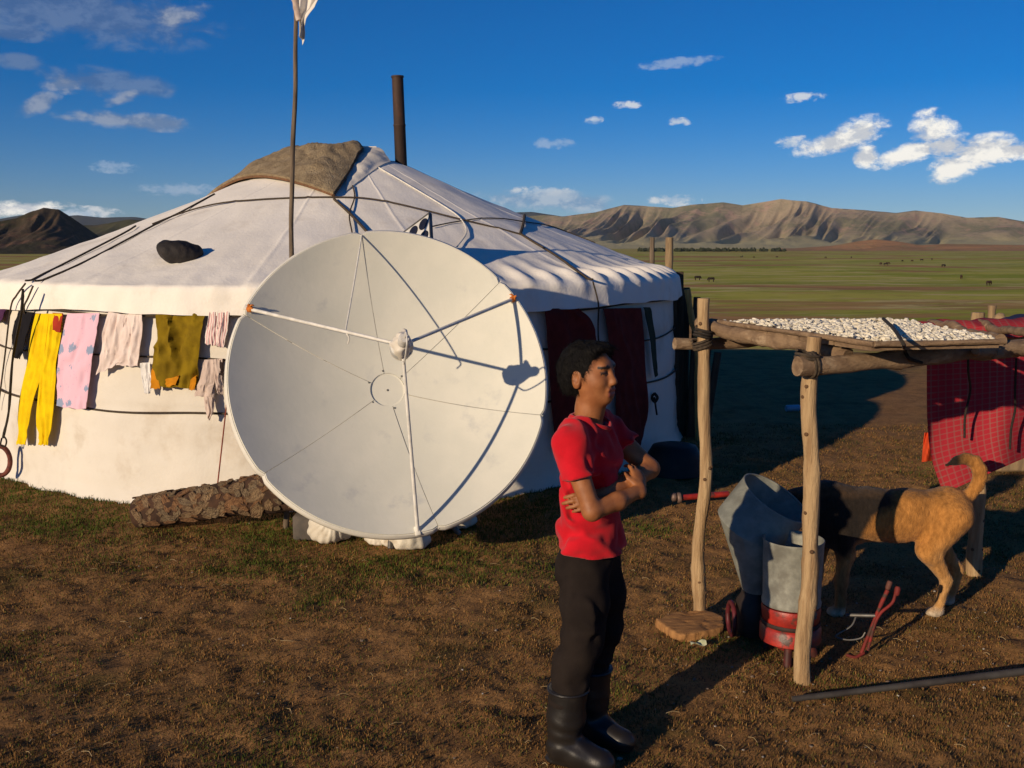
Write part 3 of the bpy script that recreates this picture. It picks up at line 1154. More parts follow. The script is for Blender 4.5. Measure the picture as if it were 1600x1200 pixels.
# feed horn wrapped in plastic, with receiver and cable
horn = put('feed_horn', lathe([(.03, -.035), (.054, -.035), (.057, -.025), (.057, .012), (.04, .024), (.022, .03), (.022, .05)], 24, FEED, DN), M('feed_grey', (.55, .54, .5), (.42, .42, .4), scale=20, rough=.5), dish)
lnb_ax = unit(DN + .0 * DU)
put('receiver', join(lathe([(.022, .05), (.028, .055), (.029, .07), (.029, .125), (.022, .138), (.010, .14)], 16, FEED, DN)), M('receiver_paint', (.62, .60, .55), (.5, .48, .44), scale=30, rough=.5), horn)
tipc = FEED + DN * .14
put('cable', tube(spline([tipc, tipc + DN * .05 + DU * .01, tipc + DN * .06 - DU * .05, FEED + DN * .06 - DU * .10, FEED + DN * .0 - DU * .075], 30), .0042, 6), white_cord, horn)
w_ = SDF(FEED - .2, FEED + .24, .007)
w_.cap(FEED - DN * .022, FEED + DN * .012, .058, .054, .02)
w_.cap(FEED + DN * .02, FEED + DN * .07 + DU * .02, .040, .028, .03)
w_.cap(FEED + DN * .06 + DU * .0, FEED + DN * .06 + DU * .065 + DR * .012, .03, .008, .03)
w_.disp(lambda P: .006 * fbm(P, 22, 3, 1.) + .004 * np.sin((P @ unit(DU + .7 * DR)) * 150 + 5 * vn3(P, 14)))
put('plastic_wrap', w_.mesh(1), M('white_plastic_wrap', (.74, .69, .60), (.66, .60, .50), scale=15, rough=.45, spec=.5), horn)
# orange ties where the upper struts meet the rim
or_m = M('orange_cloth_tie', (.62, .20, .03), (.45, .12, .02), scale=30, rough=.8)
for (p0, p1), sgn in ((tips[0], -1), (tips[1], 1)):
    k = []
    for j in range(5):
        d_ = np.array([random.uniform(-1, .6) * -sgn * -1, random.uniform(-.5, .1), random.uniform(-.8, .8)]) * .035
        k.append(tube(spline([p0 + DN * .01, p0 + DN * .02 + d_ * .6, p0 + DN * .012 + d_ + (0, 0, -.008)], 6), [.006, .007, .006, .005, .004, .002], 5))
    k.append(lathe([(.011, -.018), (.018, -.008), (.018, .008), (.011, .018)], 10, p0 + unit(p1 - p0) * .01, p1 - p0))
    put('orange_tie', join(*k), or_m, dish)
# stand behind the dish
back = HUB - DN * .06
mast0 = np.array([back[0] + .03, back[1] + .10, 0.0])
put('mast', tube([mast0 + (0, 0, -.02), mast0 + (0, 0, back[2] + .05)], .038, 14), steel_m, dish)
put('mount_bracket', box(back + np.array([.01, .17, -.02]), (.16, .20, .16), None, .01), steel_m, dish)
for da in (0.5, 2.6, 4.7):
    f_ = mast0 + np.array([math.cos(da) * .42, math.sin(da) * .20 - .05, .012])
    put('stand_leg', tube([mast0 + (0, 0, .45), f_], .016, 8), steel_m, dish)

# ------------------------------------------------------------------ sacks that weigh the stand down
sack_m = M('white_plastic_sack', (.72, .67, .56), (.60, .54, .43), scale=7, rough=.6, spec=.35, third=(.42, .34, .24), tscale=9, tlo=.52, thi=.72, bump=.25, bscale=70)


def sack(c, r, lab, seed, ctr):
    s_ = SDF(np.array(c) - np.array(r) * 1.5 - .04, np.array(c) + np.array(r) * 1.5 + .04, .008)
    s_.ell(c, r, .02)
    s_.ell(np.array(c) + (0, .02, -r[2] * .45), (r[0] * 1.08, r[1] * 1.08, r[2] * .55), .05)
    ctr = np.array(ctr, float)

    def fold(P):
        q = P - ctr
        an = np.arctan2(q[:, 2], q[:, 0])
        return .0034 * np.sin(an * 23 + 3 * vn3(P, 9, seed)) * np.clip(np.hypot(q[:, 0], q[:, 2]) / .07, 0, 1) + .008 * fbm(P, 12, 3, seed)
    s_.disp(fold)
    s_.op(lambda P: P[..., 2] - .004, (c[0] - 1, c[1] - 1, -1), (c[0] + 1, c[1] + 1, .0), .001, 'sub')
    o = put('sandbag', s_.mesh(1), sack_m)
    return prop(o, lab, 'sack', 'sacks under the dish')


b_ = gnd(510, 853)
sack((b_[0], b_[1] + .12, .095), (.115, .12, .11), 'round tied white sack under the lower left rim of the dish', 1., (b_[0] + .04, 0, .17))
b_ = gnd(588, 855)
sack((b_[0] + .02, b_[1] + .08, .05), (.085, .07, .06), 'small crumpled white sack between two others under the dish', 2., (b_[0], 0, .12))
b_ = gnd(632, 862)
sack((b_[0], b_[1] + .10, .062), (.12, .10, .075), 'creased white sack under the bottom strut of the dish', 3., (b_[0] + .06, 0, .25))
b_ = gnd(705, 838)
sack((b_[0], b_[1] + .22, .07), (.13, .11, .09), 'shaded white sack under the lower right rim of the dish', 4., (b_[0], 0, .2))

# ------------------------------------------------------------------ fallen log with plates of bark
l0 = gnd(213, 826)
L0 = np.array([l0[0] + .005, l0[1] + .02, .092])
L1 = np.array([-1.05, 5.72, .315])
log = empty('log', (L0[0], L0[1], 0), 'thick pine log with flaking bark propped behind the dish', 'log')
bark_in = M('inner_bark', (.075, .038, .022), (.040, .022, .014), scale=12, rough=.95, bump=.6, bscale=40)
bark_m = [M('bark_plate_tan', (.47, .31, .165), (.22, .13, .07), scale=1.6, rough=.95, bump=.8, bscale=5, dist=.15),
          M('bark_plate_rust', (.44, .23, .105), (.21, .105, .055), scale=1.6, rough=.95, bump=.8, bscale=5, dist=.15),
          M('bark_plate_grey', (.38, .27, .155), (.19, .125, .075), scale=1.6, rough=.95, bump=.8, bscale=5, dist=.15)]
nP = 40
path = np.array([L0 + (L1 - L0) * t for t in np.linspace(0, 1, nP)])
LR = np.linspace(.092, .128, nP) * (1 + .03 * np.sin(np.linspace(0, 9, nP)))
put('trunk_core', tube(path, LR, 28, True, .035, 3), bark_in, log)
lx = unit(L1 - L0)
ln = unit(np.cross(lx, [0, 0, 1]))
lb = np.cross(ln, lx)
plate_me = []
for k in range(9):
    nn = random.randint(5, 7)
    an = np.sort(np.array([i / nn * 6.283 + random.uniform(-.35, .35) for i in range(nn)]))
    rx = [random.uniform(.75, 1.15) for _ in range(nn)]
    top = np.array([[math.cos(a) * q * .88, math.sin(a) * q * .88, random.uniform(.6, 1.2)] for a, q in zip(an, rx)])
    bot = np.array([[math.cos(a) * q, math.sin(a) * q, -.6] for a, q in zip(an, rx)])
    F = [tuple(range(nn))] + [(i, nn + i, nn + (i + 1) % nn, (i + 1) % nn) for i in range(nn)]
    t_ = put('bark_plate', (np.concatenate([top, bot]), F), bark_m[k % 3], None, False)
    plate_me.append(t_.data)
    bpy.data.objects.remove(t_)
Ll = np.linalg.norm(L1 - L0)
cnt = 0
rowp = 0
s_ = .03
while s_ < Ll - .02:
    wl = random.uniform(.04, .075)
    a_ = -.9 + (rowp % 2) * .25
    while a_ < 3.7:
        wa = random.uniform(.30, .50)
        i_ = s_ / Ll
        rr_ = np.interp(i_, np.linspace(0, 1, nP), LR)
        aa = a_ + wa / 2
        # outward direction, measured in the cross-section
        out = math.cos(aa) * -ln * -1 + math.sin(aa) * lb
        out = math.cos(aa) * (ln if ln[1] < 0 else -ln) + math.sin(aa) * lb
        tang = np.cross(lx, out)
        if random.random() > .07 and cnt < 298:
            o = bpy.data.objects.new('bark_plate', random.choice(plate_me))
            COL.objects.link(o)
            c = L0 + lx * (s_ + random.uniform(-.03, .03)) + out * (rr_ + .001)
            k = random.choice((random.uniform(.5, .8), random.uniform(.8, 1.35)))
            sx_, sy_, sz_ = wl * .90 * k, wa * rr_ * .68 * k, random.uniform(.002, .010)
            tw = np.array(Matrix.Rotation(random.uniform(-1.4, 1.4), 3, 'Z') @ Matrix.Rotation(random.uniform(-.08, .08), 3, 'X') @ Matrix.Rotation(random.uniform(-.08, .08), 3, 'Y'))
            fr3 = np.stack([lx, tang, out], 1) @ tw * np.array([sx_, sy_, sz_])
            m4 = Matrix([[*fr3[0], c[0]], [*fr3[1], c[1]], [*fr3[2], c[2]], [0, 0, 0, 1]])
            o.parent = log
            o.matrix_parent_inverse = world_loc(log).inverted() @ m4
            cnt += 1
        a_ += wa
    s_ += wl
    rowp += 1
# block the raised end rests on
pb = L1 - lx * .12
put('log_prop', box((pb[0], pb[1], .075), (.22, .24, .15), None, .012), M('grey_block', (.12, .10, .08), (.08, .07, .06), scale=14), log)

# thin red stick leaning against the wall
s0 = gnd(339, 770); s0 = np.array([s0[0], 6.02, .0]) * (1, 1, 1)
p_b = at(340, 757, 5.98); p_t = at(354, 632, 6.16)
st = put('thin_stick', tube([p_b + (p_b - p_t) * .35, p_t], .0045, 6), M('red_stick_paint', (.30, .07, .04), (.2, .05, .03), scale=20))
prop(st, 'thin red stick leaning on the yurt wall above the log', 'stick')

# ------------------------------------------------------------------ flag pole
fp0, fp1 = at(455, 395, 5.88), at(463.5, -30, 5.88)
foot = fp0 + (fp0 - fp1) * ((fp0[2] + .03) / (fp1[2] - fp0[2]))
pole = empty('flag_pole', (foot[0], foot[1], 0), 'tall thin wooden flag pole between dish and yurt', 'flag pole')
wood_g = M('weathered_pole_wood', (.200, .150, .100), (.110, .082, .058), scale=9, rough=.9, stretch=(6, 6, .6), bump=.4, bscale=40)
tt = np.linspace(0, 1, 60)
pp = foot + (fp1 - foot) * tt[:, None] + np.stack([.004 * np.sin(tt * 17) + .002 * np.sin(tt * 41), 0 * tt, 0 * tt], -1)
put('pole', tube(pp, np.linspace(.018, .0115, 60), 10, True, .05, 5), wood_g, pole)
# ragged flag
fl_m = M('flag_white_cloth', (.78, .74, .68), (.66, .62, .56), scale=10, rough=.8)
uu, vv = np.meshgrid(np.linspace(0, 1, 22), np.linspace(0, 1, 26))
base = np.array([fp1[0], fp1[1] - .012, fp1[2]]) + (0.01, 0, -.02)
wdt = np.interp(vv[:, 0], [0, .2, .45, .6, .72, .85, 1], [.105, .128, .105, .055, .030, .018, .006])
Xf = base[0] + uu * wdt[:, None] + .012 * np.sin(vv * 9) * uu
Zf = base[2] - vv * .28 + .02 * np.sin(uu * 8 + 3 * vv) * uu - .03 * uu * vv
Yf = base[1] - .03 * np.sin(uu * 6 + vv * 5) * uu - .015 * np.sin(uu * 14)
put('flag', grid(np.stack([Xf, Yf, Zf], -1), .002), fl_m, pole)
put('flag_binding', tube(spline([base + (-.012, 0, .02), base + (-.02, -.008, -.06), base + (-.012, -.01, -.13), base + (.004, -.012, -.20)], 16), [.02] * 8 + [.017] * 8, 8, True, .12, 2), M('pinkish_flag_cloth', (.60, .50, .43), (.45, .33, .27), scale=20, rough=.85), pole)

# ------------------------------------------------------------------ dark stone on the roof
q_ = roof_hit(280, 405, .0)
s_ = SDF(q_ - .3, q_ + .3, .011)
s_.ell(q_ + (-.03, 0, .05), (.105, .10, .080), .02)
s_.ell(q_ + (-.08, .0, .05), (.06, .08, .065), .04)
s_.ell(q_ + (.055, .02, .030), (.095, .09, .055), .07)
s_.disp(lambda P: .020 * fbm(P, 10, 3, 2.))
prop(put('stone', s_.mesh(1), M('dark_stone', (.030, .024, .022), (.016, .014, .014), scale=10, rough=.75, bump=.5, bscale=40)), 'dark brown lump lying on the sunlit white roof', 'stone')

# ------------------------------------------------------------------ small solar panel on the roof
sp = empty('solar_panel', tuple(at(655, 372, 6.75)), 'white triangular-looking corner of a panel with round dark cells above the dish', 'solar panel')
sp['label'] = 'small white panel with round black cells showing above the dish'
so = at(671.5, 335, 6.75)
ex = unit(np.array([-43.5, 30, -29.]))              # upper edge runs down to the left and away
ey = unit(np.array([4, -30, -37.]))
ez = unit(np.cross(ex, ey))
if ez[1] > 0:
    ez = -ez
pan_m = M('panel_white_backing', (.74, .72, .66), (.68, .66, .6), scale=20, rough=.5)
cell_m = M('dark_solar_cell', (.012, .012, .016), (.02, .02, .028), scale=30, rough=.25, spec=.5)
Lx, Ly = .42, .34
put('backing', box(so + ex * Lx / 2 + ey * Ly / 2, (Lx, Ly, .018), np.stack([ex, ey, ez], 1), .003), pan_m, sp)
for i in range(4):
    for j in range(3):
        put('cell', lathe([(.001, .0), (.043, .0), (.044, -.003), (.001, -.003)], 20, so + ex * (.055 + i * .1) + ey * (.055 + j * .105) + ez * .0125, ez), cell_m, sp)
fr = []
put('panel_frame', join(box(so + ex * Lx / 2 - ey * .004, (Lx + .016, .008, .026), np.stack([ex, ey, ez], 1)), box(so + ey * Ly / 2 - ex * .004, (.008, Ly, .026), np.stack([ex, ey, ez], 1))), steel_m, sp)
bq = so + ex * Lx / 2 + ey * Ly * .6
put('panel_leg', tube([bq - ez * .01, np.array([bq[0], bq[1] + .10, float(zroof(np.hypot(bq[0] - YC[0], bq[1] + .10 - YC[1])))])], .008, 8), steel_m, sp)
put('panel_leg', tube([bq - ez * .01 + ey * .1, bq + ey * (Ly * .4 + .02) + (0, .02, -.25)], .008, 8), steel_m, sp)

# ------------------------------------------------------------------ washing on the wall rope


def garment(patches, nu=26, nv=34, off=.022, fold=.010, nf=4.0, thick=.004, seed=0.0, sag=.004, puff=0.0):
    """patches: lists of (left edge px, right edge px); folds run down the cloth; lies just off the wall"""
    out = []
    for pi, (Lq, Rq) in enumerate(patches):
        Lq, Rq = spline(Lq, nv), spline(Rq, nv)
        Tq = np.zeros((nv, nu))
        Zq = np.zeros((nv, nu))
        for j in range(nv):
            for i in range(nu):
                u = i / (nu - 1)
                px = Lq[j] * (1 - u) + Rq[j] * u
                Tq[j, i], Zq[j, i] = wall_hit(px[0], px[1], 3.045)
        u = np.linspace(0, 1, nu)[None]
        v = np.linspace(0, 1, nv)[:, None]
        ph = seed * 3.1 + pi * 1.7
        wq_ = fbm(xyz(u * 2.5 + seed, v * 2.2, pi), 1.0, 3, seed)
        w = .7 * np.sin(2 * math.pi * (nf * .8 * u + .55 * wq_ + .25 * v * (1 - 2 * u)) + ph) * (.4 + .6 * v)
        w = w + 1.1 * (1 - 2 * np.abs(fbm(xyz(u * nf * 1.2 + .8 * wq_ + (1 - 2 * u) * v * .8, v * 1.1 + seed, pi), 1.0, 3, seed + 3))) - .5
        rad = wr(Zq) + .035 + off + fold * w + puff * np.sin(math.pi * u) * np.sin(math.pi * np.clip(v * 1.1, 0, 1)) + .012 * v
        top = np.exp(-(v / .03) ** 2) * (1.0 if (pi == 0 or Lq[0][1] < 500) else 0.0)
        rad = np.maximum(rad, wr(Zq) + .028) * (1 - top) + (wr(Zq) + .050) * top
        Zq = Zq + sag * np.sin(u * nf * 6.28 + ph) * (v > .97)
        G_ = np.stack([YC[0] + rad * np.cos(Tq), YC[1] + rad * np.sin(Tq), Zq], -1)
        out.append(grid(G_, thick))
    return join(*out)


def fabric(name, c, var=None, **k):
    return M(name, c, var or tuple(x * .8 for x in c), scale=k.pop('scale', 12), rough=.9, bump=.15, bscale=150, spec=.15, **k)


GRP = 'washing hung on the yurt rope'
wash = [
    ('dark_cloth', [([(-14, 482), (-14, 500)], [(7, 483), (2, 505)])], fabric('purple_cloth', (.075, .025, .075)), 'dark purple cloth at the left edge of the washing', 'cloth', 2, .006),
    ('black_garment', [([(27, 486), (22, 515), (24, 545), (28, 558)], [(52, 488), (46, 515), (40, 545), (36, 560)])], fabric('black_cloth', (.012, .011, .014)), 'short black garment hung left of the yellow trousers', 'garment', 3, .008),
    ('red_garment', [([(80, 489), (84, 515)], [(96, 490), (95, 520)])], fabric('red_cloth', (.40, .04, .02)), 'scrap of red cloth behind the yellow waistband', 'cloth', 1, .001),
    ('yellow_trousers', [([(54, 490), (48, 540), (44, 575), (39, 615), (36, 655), (38, 678), (40, 692)], [(75, 490), (73, 540), (69, 577), (61, 615), (55, 655), (54, 678), (53, 693)]), ([(74, 490), (72, 540), (67, 577), (65, 615), (65, 655), (70, 678), (72, 693)], [(95, 490), (93, 540), (91, 575), (91, 615), (90, 655), (86, 680), (84, 694)])],
     fabric('yellow_jersey', (.86, .60, .004), (.74, .49, .004)), 'long bright yellow trousers hanging on the yurt wall', 'trousers', 2.6, .010),
    ('patterned_towel', [([(104, 490), (97, 540), (95, 590), (94, 634)], [(154, 489), (149, 540), (144, 590), (141, 638)])], None, 'pink towel with blue flower pattern beside yellow trousers', 'towel', 2.0, .009),
    ('white_shirt', [([(168, 487), (162, 520), (160, 545), (156, 584)], [(194, 492), (192, 530), (188, 556), (183, 571)]), ([(192, 493), (190, 530), (187, 558), (186, 570)], [(222, 485), (222, 520), (220, 550), (218, 572)])],
     fabric('pale_pink_white_cotton', (.78, .66, .60), (.70, .57, .51)), 'thin off-white shirt left of the olive one', 'shirt', 2.5, .010),
    ('small_white_garment', [([(220, 567), (223, 585), (228, 600), (231, 613)], [(236, 566), (239, 585), (240, 600), (239, 614)])], fabric('white_cotton', (.82, .79, .74)), 'small white garment on the lower rope beside the olive shirt', 'garment', 2, .006),
    ('olive_shirt', [([(243, 486), (244, 520), (244, 560), (243, 602)], [(320, 486), (316, 520), (312, 565), (308, 606)])],
     fabric('olive_jersey', (.230, .150, .006), (.165, .105, .005)), 'olive green shirt with orange hem hanging on the rope', 'shirt', 2.6, .020),
    ('striped_shorts', [([(326, 485), (325, 505), (322, 520), (322, 537)], [(339, 485), (340, 505), (340, 520), (341, 540)]), ([(339, 485), (340, 510), (340, 525), (341, 540)], [(358, 485), (356, 510), (353, 530), (351, 543)])],
     None, 'small pink and white striped shorts beside the dish rim', 'shorts', 2.4, .008),
    ('beige_trousers', [([(320, 562), (315, 590), (310, 605), (307, 617)], [(336, 561), (338, 590), (336, 605), (334, 619)]), ([(314, 600), (322, 620), (325, 640), (330, 653)], [(337, 600), (338, 620), (338, 640), (332, 654)]), ([(334, 561), (337, 585), (340, 600), (344, 614)], [(349, 560), (349, 585), (350, 600), (351, 615)])],
     fabric('beige_cotton', (.62, .50, .43), (.52, .41, .35)), 'small crumpled beige trousers on the lower rope by the dish', 'trousers', 2, .009),
    ('dark_sock', [([(344, 561), (345, 575), (346, 584)], [(351, 560), (351, 575), (351, 586)])], fabric('dark_brown_cloth', (.035, .022, .02)), 'small dark sock hanging at the edge of the dish', 'sock', 1, .003),
]
for i, (nm, pat, mt, lab, ct2, nf, fo) in enumerate(wash):
    if nm == 'patterned_towel':
        mt = bpy.data.materials.new('pink_towel_blue_flowers')
        mt.use_nodes = True
        T, p = tree_of(mt)
        uvn = T.node('ShaderNodeTexCoord').outputs['UV']
        vm = T.mapping(uvn, scale=(2.3, 5.6, 1), loc=(.2, .1, 0))
        vo = T.node('ShaderNodeTexVoronoi')
        vo.inputs['Scale'].default_value = 1.0
        vo.inputs['Randomness'].default_value = .55
        mt.node_tree.links.new(vm, vo.inputs['Vector'])
        dd = T.math('ADD', vo.outputs['Distance'], T.math('MULTIPLY', T.math('SUBTRACT', T.noise(uvn, 22, 4, .6), .5), .5))
        cc = T.mix(T.smooth(dd, .36, .28), (.80, .50, .60), (.27, .33, .47))
        v2 = T.node('ShaderNodeTexVoronoi')
        v2.inputs['Scale'].default_value = 16
        mt.node_tree.links.new(T.mapping(uvn, scale=(.5, 1.2, 1)), v2.inputs['Vector'])
        cc = T.mix(T.math('MULTIPLY', T.smooth(v2.outputs['Distance'], .2, .12), .35), cc, (.55, .30, .48))
        T.put(p.inputs['Base Color'], cc)
        p.inputs['Roughness'].default_value = .95
    if nm == 'striped_shorts':
        mt = bpy.data.materials.new('pink_white_stripes')
        mt.use_nodes = True
        T, p = tree_of(mt)
        su = T.node('ShaderNodeSeparateXYZ')
        mt.node_tree.links.new(T.node('ShaderNodeTexCoord').outputs['UV'], su.inputs[0])
        fr_ = T.math('FRACT', T.math('MULTIPLY', su.outputs[0], 4.5))
        T.put(p.inputs['Base Color'], T.mix(T.smooth(fr_, .45, .6), (.80, .70, .64), (.62, .33, .32)))
        p.inputs['Roughness'].default_value = .9
    o = put(nm, garment(pat, nf=nf, fold=fo, seed=float(i) + .5, off=.020 if nm != 'red_garment' else .012, puff=.012 if 'trousers' in nm else .004), mt)
    prop(o, lab, ct2, GRP)
    if nm == 'olive_shirt':
        om = fabric('orange_jersey_trim', (.62, .24, .01))
        for hp in (([(241, 575), (241, 590), (242, 606)], [(249, 550), (252, 585), (257, 606)]), ([(262, 590), (264, 596), (262, 604)], [(284, 585), (282, 592), (280, 600)]), ([(302, 590), (301, 600), (300, 608)], [(310, 585), (310, 597), (309, 608)])):
            put('orange_hem', garment([hp], nu=8, nv=10, off=.036, fold=.006, nf=1.5, seed=4.2), om, o)
# blankets hung on the shaded side
mar = fabric('dark_red_blanket', (.15, .020, .016), (.11, .014, .012))
o = put('red_blanket', garment([([(852, 482), (855, 560), (857, 640), (862, 700)], [(906, 482), (926, 505), (932, 560), (934, 700)])], nf=2, fold=.012, seed=3.3), mar)
prop(o, 'dark red blanket hanging on the shaded wall between dish and boy', 'blanket', 'dark red blankets on the shaded wall')
o = put('red_blanket', garment([([(944, 482), (952, 560), (956, 640), (960, 700)], [(1003, 481), (1006, 560), (1004, 650), (990, 696)])], nf=2, fold=.012, seed=7.3), mar)
prop(o, 'dark red blanket on the shaded wall just right of the boy\'s head', 'blanket', 'dark red blankets on the shaded wall')
o = put('green_cloth', garment([([(1007, 480), (1012, 530), (1016, 590)], [(1017, 480), (1021, 530), (1021, 585)])], nu=8, nf=1, fold=.005, seed=8.3), fabric('dark_green_cloth', (.035, .05, .03)))
prop(o, 'narrow dark green cloth hanging right of the red blankets', 'cloth')

# iron ring hanging from the eave rope
rg = empty('iron_ring', tuple(at(3, 720, 6.85)), 'rusty iron ring hung on a dark rope at the left edge', 'ring')
rc = at(0, 720, 6.93)
t_ = np.linspace(0, 2 * math.pi, 40)
put('ring_body', tube(np.stack([rc[0] + .062 * np.cos(t_), rc[1] + 0 * t_ + .02 * np.cos(t_), rc[2] + .105 * np.sin(t_)], -1), .017, 10, False, .04, 2), M('rusty_iron', (.20, .060, .040), (.10, .036, .028), scale=20, rough=.85, bump=.4), rg)
put('hanging_rope', tube(spline([at(36, 452, 6.63), at(33, 490, 6.69), at(20, 560, 6.78), at(14, 640, 6.86), at(5, 684, 6.92)], 26), [.009] * 26, 8, True, .15, 3), rope_d, rg)
put('rope_loop', tube(spline([at(5, 680, 6.92), at(10, 688, 6.91), at(8, 697, 6.91), at(1, 695, 6.91), at(3, 684, 6.92)], 20), .006, 6), rope_d, rg)

# ------------------------------------------------------------------ drying rack of poles
wood_y = M('barked_pole_wood', (.46, .315, .165), (.29, .180, .088), scale=7, rough=.85, stretch=(5, 5, .5), bump=.9, bscale=22, third=(.20, .125, .065), tscale=16, tlo=.60, thi=.70)
wood_b = M('grey_brown_branch', (.270, .180, .105), (.165, .105, .062), scale=9, rough=.9, stretch=(1, 2, 3), bump=.6, bscale=45, third=(.36, .26, .16), tscale=7, tlo=.55, thi=.7)
end_m = M('cut_wood_end', (.46, .32, .17), (.36, .24, .12), scale=40, rough=.9)
knot_m = M('dark_wood_knot', (.14, .075, .036), (.08, .045, .024), scale=60, rough=.9)
rack = empty('drying_rack', (1.145, 3.74, 0), 'rough pole rack lashed with rope, holding the white drying curds', 'rack')


def post(base, top, r0, r1, seed, bend=.02, m=None, name='post', n=56, jit=.06):
    t = np.linspace(0, 1, n)
    r2 = np.random.default_rng(seed)
    P = np.asarray(base) + (np.asarray(top) - np.asarray(base)) * t[:, None]
    ax = unit(np.asarray(top) - np.asarray(base))
    s1 = unit(np.cross(ax, [0, 1, 0.01])); s2 = np.cross(ax, s1)
    ph = r2.uniform(0, 6.28, 4)
    w = np.sin(math.pi * t)
    P = P + (bend * w * np.sin(t * 7 + ph[0]) + .3 * bend * np.sin(t * 17 + ph[1]))[:, None] * s1 + (.5 * bend * w * np.sin(t * 9 + ph[2]))[:, None] * s2
    rad = np.linspace(r0, r1, n)
    for k in range(4):                                   # knots
        c = r2.uniform(.08, .92)
        rad = rad * (1 + .10 * np.exp(-((t - c) / .018) ** 2))
    o = put(name, tube(P, rad, 18, True, jit, seed), m or wood_y, rack)
    if name == 'post':
        for k in range(9):
            i = int(r2.uniform(.06, .95) * (n - 1))
            an = r2.uniform(-2.9, -.2)
            dr_ = np.array([math.cos(an), math.sin(an), r2.uniform(-.3, .3)])
            put('knot', lathe([(.002, .006), (.006, .005), (.0085, .001), (.010, -.006)], 9, P[i] + unit(dr_) * rad[i] * .97, dr_), knot_m, o)
    return o


p1b = gnd(1093, 962)
p1t = at(1101, 466, p1b[1])
post(p1b - (0, 0, .08), p1t, .031, .025, 11, .016)
p2b = gnd(1256, 1058)
p2t = at(1271, 526, p2b[1])
post(p2b - (0, 0, .08), p2t, .035, .027, 12, .018)
p3b = gnd(1521, 897)
post(p3b - (0, 0, .08), (p3b[0] + .02, p3b[1], 1.26), .036, .032, 13, .015)
post((2.66, 4.22, -.08), (2.66, 4.24, 1.30), .034, .03, 14, .015)
# rails
RZ = 1.305
post(at(1054, 536, 4.47), (2.75, 4.98, 1.27), .026, .028, 21, .018, wood_b, 'rail', 70, .08)
post((.86, 4.55, 1.345), at(1326, 554, 3.80), .032, .030, 22, .014, wood_b, 'rail', 50, .08)
post(at(1246, 571, 3.685), (2.78, 4.36, 1.275), .033, .034, 23, .016, wood_b, 'rail', 70, .10)
# cross sticks under the board
for k, (x0, y0, x1, y1, zz, rr_) in enumerate(((1.30, 3.86, 1.42, 4.60, 1.325, .017), (1.55, 3.90, 1.78, 4.68, 1.325, .022), (1.78, 4.02, 1.62, 4.66, 1.318, .016), (1.98, 4.08, 2.05, 4.78, 1.325, .025), (2.2, 4.16, 2.3, 4.85, 1.325, .02))):
    post((x0, y0 - .06, zz), (x1, y1 + .08, zz), rr_, rr_ * .9, 30 + k, .012, wood_b, 'cross_stick', 30, .1)
# broken ends poking out at the right front
for k, (a, b, rr_) in enumerate((((1392, 549, 3.86), (1455, 553, 4.02), .022), ((1480, 549, 3.95), (1516, 541, 4.05), .016), ((1524, 548, 3.92), (1545, 546, 4.3), .017), ((1552, 552, 4.02), (1625, 543, 4.2), .022), ((1475, 558, 4.02), (1590, 552, 4.12), .018))):
    post(at(*a), at(*b), rr_, rr_ * .85, 40 + k, .006, wood_b, 'cross_stick', 16, .12)


def lash(c, r, ax, n=4, m=None, rad=.006, pitch=.013):
    t = np.linspace(0, n * 2 * math.pi, n * 16)
    ax = unit(ax)
    x = unit(np.cross(ax, [0.2, 1, 0])); y = np.cross(ax, x)
    P = np.asarray(c) + np.outer(t / (2 * math.pi) - n / 2, ax) * pitch + r * (np.outer(np.cos(t), x) + np.outer(np.sin(t), y))
    return put('lashing', tube(P, rad, 6), m or rope_d, rack)


lash(at(1099, 520, 4.43), .038, (0.3, 0, 1), 3, rope_d)
lash(at(1097, 536, 4.44), .042, (-.3, 0, 1), 3, rope_m)
lash(at(1268, 570, 3.72), .046, (1, 0.3, .1), 2, rope_m)
lash(at(1262, 556, 3.72), .044, (.2, 0, 1), 2, rope_m)

# ------------------------------------------------------------------ drying board with curds, strap
BZ = 1.352
qa, qb, qe, qd = gnd(1112, 505, BZ), gnd(1402, 503, BZ), gnd(1562, 537, BZ - .01), gnd(1364, 541, BZ - .01)
board = empty('drying_board', tuple((qa + qd) / 2), 'board on top of the pole rack heaped with white curds', 'board')
nb = 5
for k in range(nb):
    u0, u1 = k / nb + .006, (k + 1) / nb - .006
    c = [qa * (1 - u0) + qd * u0, qa * (1 - u1) + qd * u1, qb * (1 - u1) + qe * u1, qb * (1 - u0) + qe * u0]
    Vb = np.array(c + [p - (0, 0, .016) for p in c]) + rng.normal(0, .002, (8, 3))
    put('plank', (Vb, [(0, 1, 2, 3), (7, 6, 5, 4), (0, 4, 5, 1), (1, 5, 6, 2), (2, 6, 7, 3), (3, 7, 4, 0)]), wood_b, board, False)
edge_p = [qa, qd, qe]
put('edge_stick', tube(spline([qa + (-.01, 0, .012), qd + (0, -.01, .008), ], 20), .011, 8, True, .1, 4), wood_b, board)
put('edge_stick', tube(spline([qd + (0, -.01, .008), qe + (.02, 0, .008)], 20), .011, 8, True, .1, 5), wood_b, board)
lumps = []
base_l = [lathe([(.35, -.55), (.85, -.35), (1.0, .05), (.8, .5), (.35, .72)], 7) for _ in range(4)]
